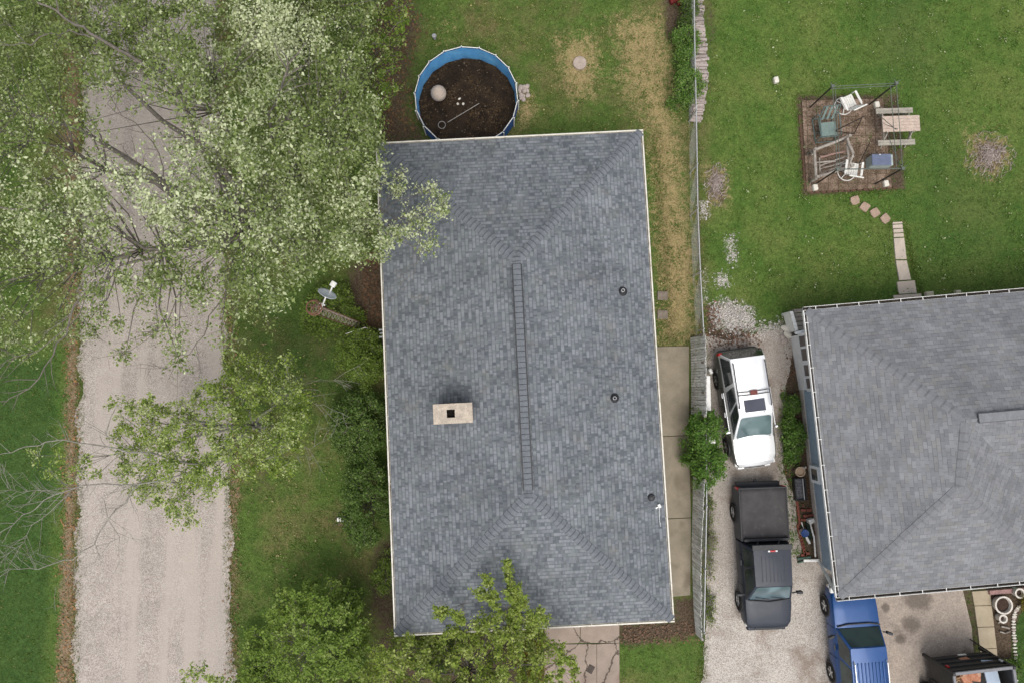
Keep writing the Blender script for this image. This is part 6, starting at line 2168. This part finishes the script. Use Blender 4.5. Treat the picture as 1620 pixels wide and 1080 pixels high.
# ---- shrubs
shrub('shrub', 'dark green shrub against the west wall directly below the meter', 581, 565, 34, 50, 1.7, LM_MID, 31, 80, 130, .07)
shrub('shrub', 'dense dark green shrub against the west wall beside the chimney', 580, 668, 46, 56, 2.0, LM_DARK, 32, 100, 150, .075, pale=.25)
shrub('shrub', 'dark green shrub against the west wall right of the white capped pipe', 590, 788, 38, 74, 1.9, LM_DARK, 33, 100, 150, .075, pale=.15)
shrub('shrub', 'low leafy shrub at the foot of the lattice mast', 530, 492, 42, 36, 1.1, LM_MID, 34, 80, 120, .07)
shrub('shrub', 'small leafy shrub by the west gutter above the house corner', 612, 905, 16, 26, .8, LM_MID, 35, 30, 90, .06)
shrub('shrub', 'shaded dark shrub filling the bottom edge left of the lime tree', 555, 985, 26, 60, 2.0, LM_DARK, 36, 70, 130, .07)
shrub('shrub', 'dark green shrub under the front gutter beside the lime tree', 690, 1020, 45, 30, 1.4, LM_DARK, 37, 60, 110, .065, pale=.3)
shrub('shrub', 'orange tinged bush at the left edge of the front walk', 838, 1030, 27, 34, 1.2, LM_ORANGE, 38, 60, 130, .055)
shrub('shrub', 'upper lime green bush growing through the chain-link fence by the firewood', 1081, 80, 20, 26, 1.1, LM_FERN, 39, 55, 120, .06, pale=.35)
shrub('shrub', 'lower lime green bush growing through the chain-link fence by the firewood', 1082, 145, 22, 32, 1.2, LM_FERN, 40, 60, 130, .06, pale=.4)
shrub('shrub', 'dark scraggly bush at the top edge between the dirt path and firewood', 1086, 30, 12, 30, .9, LM_DARK, 41, 40, 90, .06)
shrub('vine', 'upper clump of leafy vine swallowing the picket fence beside the SUV', 1104, 680, 24, 34, 1.75, LM_FERN, 42, 70, 120, .07, cat='vine')
shrub('vine', 'lower clump of leafy vine swallowing the picket fence above the black pickup', 1108, 728, 24, 28, 1.7, LM_FERN, 43, 55, 110, .07, cat='vine')
shrub('vine', 'small ivy tuft at the top of the lower picket fence run', 1103, 755, 10, 12, 1.4, LM_FERN, 44, 18, 70, .06, cat='vine')
shrub('fern', 'small bright green fern clump in the narrow bed by the blue-grey wall', 1247, 640, 8, 13, .5, LM_FERN, 45, 34, 90, .06, pale=.3, cat='fern')
shrub('fern', 'large bright green fern clump beside the silver SUV bonnet', 1249, 692, 11.5, 34, .7, LM_FERN, 46, 70, 110, .065, pale=.3, cat='fern')
shrub('weed', 'green weed clump beside the trailer at the corner bed', 1594, 1050, 13, 11, .5, LM_FERN, 47, 26, 80, .05, cat='weed')
shrub('flower', 'orange and green flower clump beside the large planter ring', 1615, 950, 9, 10, .5, LM_ORANGE, 48, 20, 70, .05, cat='flowers')
shrub('weed', 'low weeds along the chain-link fence beside the black pickup bed', 1121, 845, 5, 60, .25, LM_MID, 49, 40, 26, .05, cat='weed')
shrub('weed', 'low weeds along the chain-link fence beside the black pickup cab', 1122, 960, 7, 30, .25, LM_MID, 50, 30, 26, .05, cat='weed')

# ------------------------------------------------------------------ loose small stuff: grass tufts, loose gravel, fallen leaves
def zone_at(name, u, v):
    return zone_value(u, v, ZONES[name])


rgG = np.random.default_rng(77)
ROADP = [(139, -60), (131, 200), (127, 420), (125, 600), (122, 800), (119, 940), (114, 1130), (370, 1130), (367, 980), (364, 850), (366, 700), (358, 540), (350, 300), (340, -60)]
DRIVEP = [(1112, 530), (1150, 540), (1200, 528), (1242, 520), (1256, 545), (1246, 600), (1238, 680), (1238, 745), (1258, 790), (1270, 880), (1318, 892), (1326, 950), (1340, 1000), (1346, 1130), (1106, 1130), (1116, 1000), (1120, 860), (1118, 700)]
PAVED = [[(1036, 546), (1092, 545), (1096, 945), (1054, 946)], [(860, 984), (981, 982), (981, 1130), (860, 1130)], [(1374, 926), (1522, 918), (1550, 1130), (1390, 1130)], [(1535, 932), (1566, 930), (1582, 1076), (1553, 1078)],
         [(1266, 158), (1398, 155), (1412, 299), (1274, 306)], [(1410, 350), (1429, 350), (1443, 443), (1462, 476), (1410, 478)], [(600, 228), (1017, 206), (1066, 980), (628, 1002)], [(1276, 500), (1640, 470), (1640, 915), (1326, 940)], [(660, 80), (818, 80), (818, 230), (660, 230)]]


def tufts(n, near_edges):
    x = rgG.uniform(-21.5, 21.5, n); y = rgG.uniform(-12.5, 16.5, n)
    if near_edges:      # more along the road, fence and walks
        ex = []; ey = []
        lines = [(ROADP[:7], 7), (ROADP[7:], 8), ([(1038, 205), (1062, 545)], 6), (FENCE, 5), ([(1092, 545), (1095, 945)], 3), ([(1409, 350), (1421, 445), (1411, 476)], 3), ([(1430, 350), (1450, 445), (1461, 476)], 3), ([(1263, 155), (1272, 305), (1412, 300), (1400, 155), (1263, 155)], 5), ([(1240, 600), (1236, 745), (1262, 800), (1274, 880)], 5)]
        for ln, sp in lines:
            for (u0, v0), (u1, v1) in zip(ln, ln[1:]):
                k = int(math.hypot(u1 - u0, v1 - v0) * 2.2)
                t_ = rgG.uniform(0, 1, k)
                p = Pn(u0 + (u1 - u0) * t_ + rgG.normal(0, sp, k), v0 + (v1 - v0) * t_ + rgG.normal(0, sp, k), np.zeros(k))
                ex.append(p[:, 0]); ey.append(p[:, 1])
        x = np.concatenate([x] + ex); y = np.concatenate([y] + ey)
    u, v = to_px(x, y)
    keep = np.ones(len(x), bool)
    for pl in PAVED: keep &= ~in_poly(u, v, pl)
    inner = (sdist(u, v, ROADP) < -10) | (sdist(u, v, DRIVEP) < -9)
    keep &= ~inner
    dn = 1 - .9 * np.clip(np.maximum(zone_at('dirt', u, v), zone_at('stone', u, v)), 0, 1)
    keep &= rgG.uniform(size=len(x)) < dn
    return x[keep], y[keep], u[keep], v[keep]


x, y, u, v = tufts(26000, True)
NBL = 5
n = len(x)
dryv = np.clip(zone_at('dry', u, v), 0, 1); lit = np.clip(zone_at('litter', u, v), 0, 1)
lushv = zone_value(u, v, LUSH)
sc = rgG.uniform(.6, 1.35, n)
base = np.repeat(np.stack([x, y, np.zeros(n) - .01], -1), NBL, 0) + rgG.normal(0, .03, (n * NBL, 3)) * np.array([1, 1, 0])
ang_ = rgG.uniform(0, 6.283, n * NBL); L = .075 * np.repeat(sc, NBL) * rgG.uniform(.6, 1.3, n * NBL); lean = rgG.uniform(.35, 1.1, n * NBL)
dv = np.stack([np.cos(ang_) * np.sin(lean), np.sin(ang_) * np.sin(lean), np.cos(lean)], -1) * L[:, None]
sd = np.stack([-np.sin(ang_), np.cos(ang_), 0 * ang_], -1) * (.008 + .006 * rgG.uniform(size=n * NBL))[:, None]
vs = np.stack([base - sd, base + sd, base + dv], 1).reshape(-1, 3)
me = npmesh('grass', vs, np.arange(n * NBL * 3).reshape(-1, 3), {'dry': np.repeat(np.maximum(dryv, lit * .8), NBL * 3), 'lush': np.repeat(lushv, NBL * 3)})
t = NT('grass_blades')
gg = t.n('ShaderNodeNewGeometry'); r_ = gg.outputs['Random Per Island']
c = t.mix(t.map(t.attr('lush'), .2, .8), t.mix(r_, (.065, .108, .02), (.13, .19, .042)), t.mix(r_, (.055, .105, .016), (.12, .17, .035)))
dn = t.math('ADD', t.attr('dry'), t.math('MULTIPLY', t.math('SUBTRACT', t.math('FRACT', t.math('MULTIPLY', r_, 9.7)), .5), .9))
c = t.mix(t.map(dn, .4, .7), c, t.mix(r_, (.4, .3, .16), (.22, .17, .075)))
c = t.mix(t.math('GREATER_THAN', t.math('FRACT', t.math('MULTIPLY', r_, 31.7)), .95), c, (.33, .27, .13))
link('grass', me, t.fin(c, .8, 0, .2))
tag(bpy.data.objects['grass'], kind='stuff')


def pebbles(name, pts, rad, mat):
    """many little stones in one loose-gravel object"""
    oct_ = np.array([(1, 0, 0), (0, 1, 0), (-1, 0, 0), (0, -1, 0), (0, 0, .8), (0, 0, -.5)], float)
    of = np.array([(0, 1, 4), (1, 2, 4), (2, 3, 4), (3, 0, 4), (1, 0, 5), (2, 1, 5), (3, 2, 5), (0, 3, 5)])
    k = len(pts)
    a = rgG.uniform(0, 6.283, k); ca, sa = np.cos(a), np.sin(a)
    o = oct_[None] * rad[:, None, None] * rgG.uniform(.65, 1.3, (k, 6, 1))
    xy = np.stack([o[..., 0] * ca[:, None] - o[..., 1] * sa[:, None] * .75, o[..., 0] * sa[:, None] + o[..., 1] * ca[:, None] * .75, o[..., 2]], -1)
    vv = (pts[:, None, :] + xy).reshape(-1, 3)
    ff = (np.arange(k)[:, None, None] * 6 + of[None]).reshape(-1, 3)
    o_ = link(name, npmesh(name, vv, ff), mat)
    return tag(o_, kind='stuff')


def px_cloud(n, poly, soft=0):
    us = [p[0] for p in poly]; vs_ = [p[1] for p in poly]
    u = rgG.uniform(min(us), max(us), n * 4); v = rgG.uniform(min(vs_), max(vs_), n * 4)
    k = in_poly(u, v, poly)
    u, v = u[k][:n], v[k][:n]
    return u + rgG.normal(0, soft, len(u)), v + rgG.normal(0, soft, len(v))


def stones_at(clouds, rlo, rhi, z=.006):
    U_ = np.concatenate([c[0] for c in clouds]); V_ = np.concatenate([c[1] for c in clouds])
    p = Pn(U_, V_, np.full(len(U_), z)); r = rgG.uniform(rlo, rhi, len(U_)) * rgG.choice([.7, 1, 1, 1.5], len(U_))
    return p, r


t = NT('loose_stones_white'); gg = t.n('ShaderNodeNewGeometry'); M_LW = t.fin(t.mix(gg.outputs['Random Per Island'], (.7, .66, .62), (.42, .38, .35)), .9, 0, .2)
t = NT('loose_stones_mixed'); gg = t.n('ShaderNodeNewGeometry'); r_ = gg.outputs['Random Per Island']
M_LM = t.fin(t.mix(t.math('GREATER_THAN', t.math('FRACT', t.math('MULTIPLY', r_, 7.7)), .82), t.mix(r_, (.28, .24, .21), (.5, .46, .42)), (.62, .59, .55)), .9, 0, .2)
p, r = stones_at([px_cloud(750, [(1126, 480), (1150, 474), (1190, 488), (1198, 522), (1165, 530), (1128, 512)], 4), px_cloud(60, [(1150, 375), (1164, 372), (1168, 415), (1150, 418)], 4), px_cloud(60, [(1130, 435), (1154, 432), (1154, 455), (1132, 455)], 4),
                  px_cloud(160, [(1196, 510), (1255, 506), (1255, 540), (1196, 540)], 5), px_cloud(40, [(1106, 320), (1120, 318), (1122, 346), (1106, 346)], 3), px_cloud(110, [(1120, 515), (1200, 520), (1200, 548), (1120, 548)], 4)], .018, .042)
pebbles('white_gravel', p, r, M_LW)
p, r = stones_at([px_cloud(2600, [(322, 480), (350, 480), (364, 560), (368, 720), (365, 850), (368, 1100), (330, 1100), (325, 800)], 4), px_cloud(900, [(122, -20), (140, -20), (132, 1100), (112, 1100)], 5), px_cloud(350, [(150, -20), (345, -20), (360, 1100), (130, 1100)], 3)], .01, .022, -.003)
pebbles('road_stones', p, r, M_LM)
p, r = stones_at([px_cloud(2200, DRIVEP, 3)], .012, .026, 0)
pebbles('drive_stones', p, r, M_LM)

# fallen leaves and bits of debris
def litter(n, poly, zf, cols, size, name):
    u, v = px_cloud(n, poly, 4)
    p = Pn(u, v, np.full(len(u), zf))
    me = leaf_mesh(name, p, size, np.zeros(len(u)), rgG, .25, .6)
    t = NT(name + '_mat'); gg = t.n('ShaderNodeNewGeometry')
    o_ = link(name, me, t.fin(t.mix(gg.outputs['Random Per Island'], *cols), .85, 0, .2))
    return tag(o_, kind='stuff')
litter(900, [(590, 0), (655, 0), (670, 40), (650, 120), (660, 200), (600, 225)], .03, ((.2, .12, .06), (.08, .05, .03)), .09, 'leaf_litter')
litter(1300, [(96, 0), (132, 0), (126, 600), (118, 1080), (88, 1080), (104, 600)], .03, ((.34, .18, .08), (.14, .09, .055)), .085, 'roadside_leaves')
litter(420, [(345, 480), (372, 480), (378, 760), (372, 1080), (358, 1080), (366, 700)], .03, ((.3, .19, .1), (.12, .08, .05)), .08, 'verge_leaves')
litter(420, [(1118, 480), (1140, 480), (1140, 520), (1200, 525), (1200, 550), (1118, 550)], .03, ((.22, .12, .08), (.12, .085, .06)), .08, 'drive_leaves')
litter(380, [(1238, 540), (1262, 540), (1285, 700), (1292, 770), (1306, 885), (1278, 885), (1262, 800), (1240, 760)], .03, ((.26, .12, .08), (.12, .07, .05)), .075, 'bed_leaves')
litter(500, [(985, 985), (1110, 985), (1105, 1012), (985, 1020)], .03, ((.22, .13, .085), (.1, .07, .05)), .075, 'mulch_chips')
litter(700, [(572, 400), (612, 400), (618, 525), (575, 520)], .03, ((.15, .085, .05), (.06, .04, .028)), .09, 'wall_leaves')
litter(260, [(380, 450), (560, 560), (600, 880), (600, 1000), (390, 950), (370, 600)], .05, ((.3, .26, .13), (.16, .12, .07)), .06, 'lawn_leaves')


# broad-leaved weeds and clover in the turf
def weeds(n, poly, name, cols, per, spread):
    u, v = px_cloud(n, poly, 2)
    c0 = Pn(u, v, np.full(len(u), .03))
    k = rgG.integers(per // 2, per * 2, len(u))
    pp = np.repeat(c0, k, 0) + rgG.normal(0, 1, (k.sum(), 3)) * np.array([spread, spread, .006])
    t = NT(name + '_mat'); gg = t.n('ShaderNodeNewGeometry'); r_ = gg.outputs['Random Per Island']
    c = t.mix(t.math('GREATER_THAN', r_, .93), t.mix(t.map(r_, 0, .93), cols[0], cols[1]), cols[2])
    return tag(link(name, leaf_mesh(name, pp, .05, np.zeros(len(pp)), rgG, .35, .75), t.fin(c, .85, 0, .1)), kind='stuff')
weeds(190, [(1120, 0), (1620, 0), (1620, 455), (1260, 480), (1125, 460)], 'clover', ((.055, .11, .018), (.11, .17, .04), (.4, .42, .25)), 26, .11)
weeds(170, [(640, 0), (1080, 0), (1090, 540), (1044, 540), (1020, 200), (820, 210), (815, 90), (660, 70)], 'lawn_weeds', ((.06, .1, .02), (.13, .16, .04), (.34, .3, .13)), 22, .12)
weeds(150, [(372, 480), (560, 480), (545, 700), (600, 870), (600, 930), (380, 980)], 'verge_weeds', ((.06, .11, .02), (.12, .17, .04), (.3, .27, .12)), 20, .12)
weeds(60, [(1240, 600), (1255, 760), (1268, 880), (1245, 880), (1238, 700)], 'drive_weeds', ((.06, .12, .02), (.11, .18, .04), (.28, .24, .12)), 9, .07)
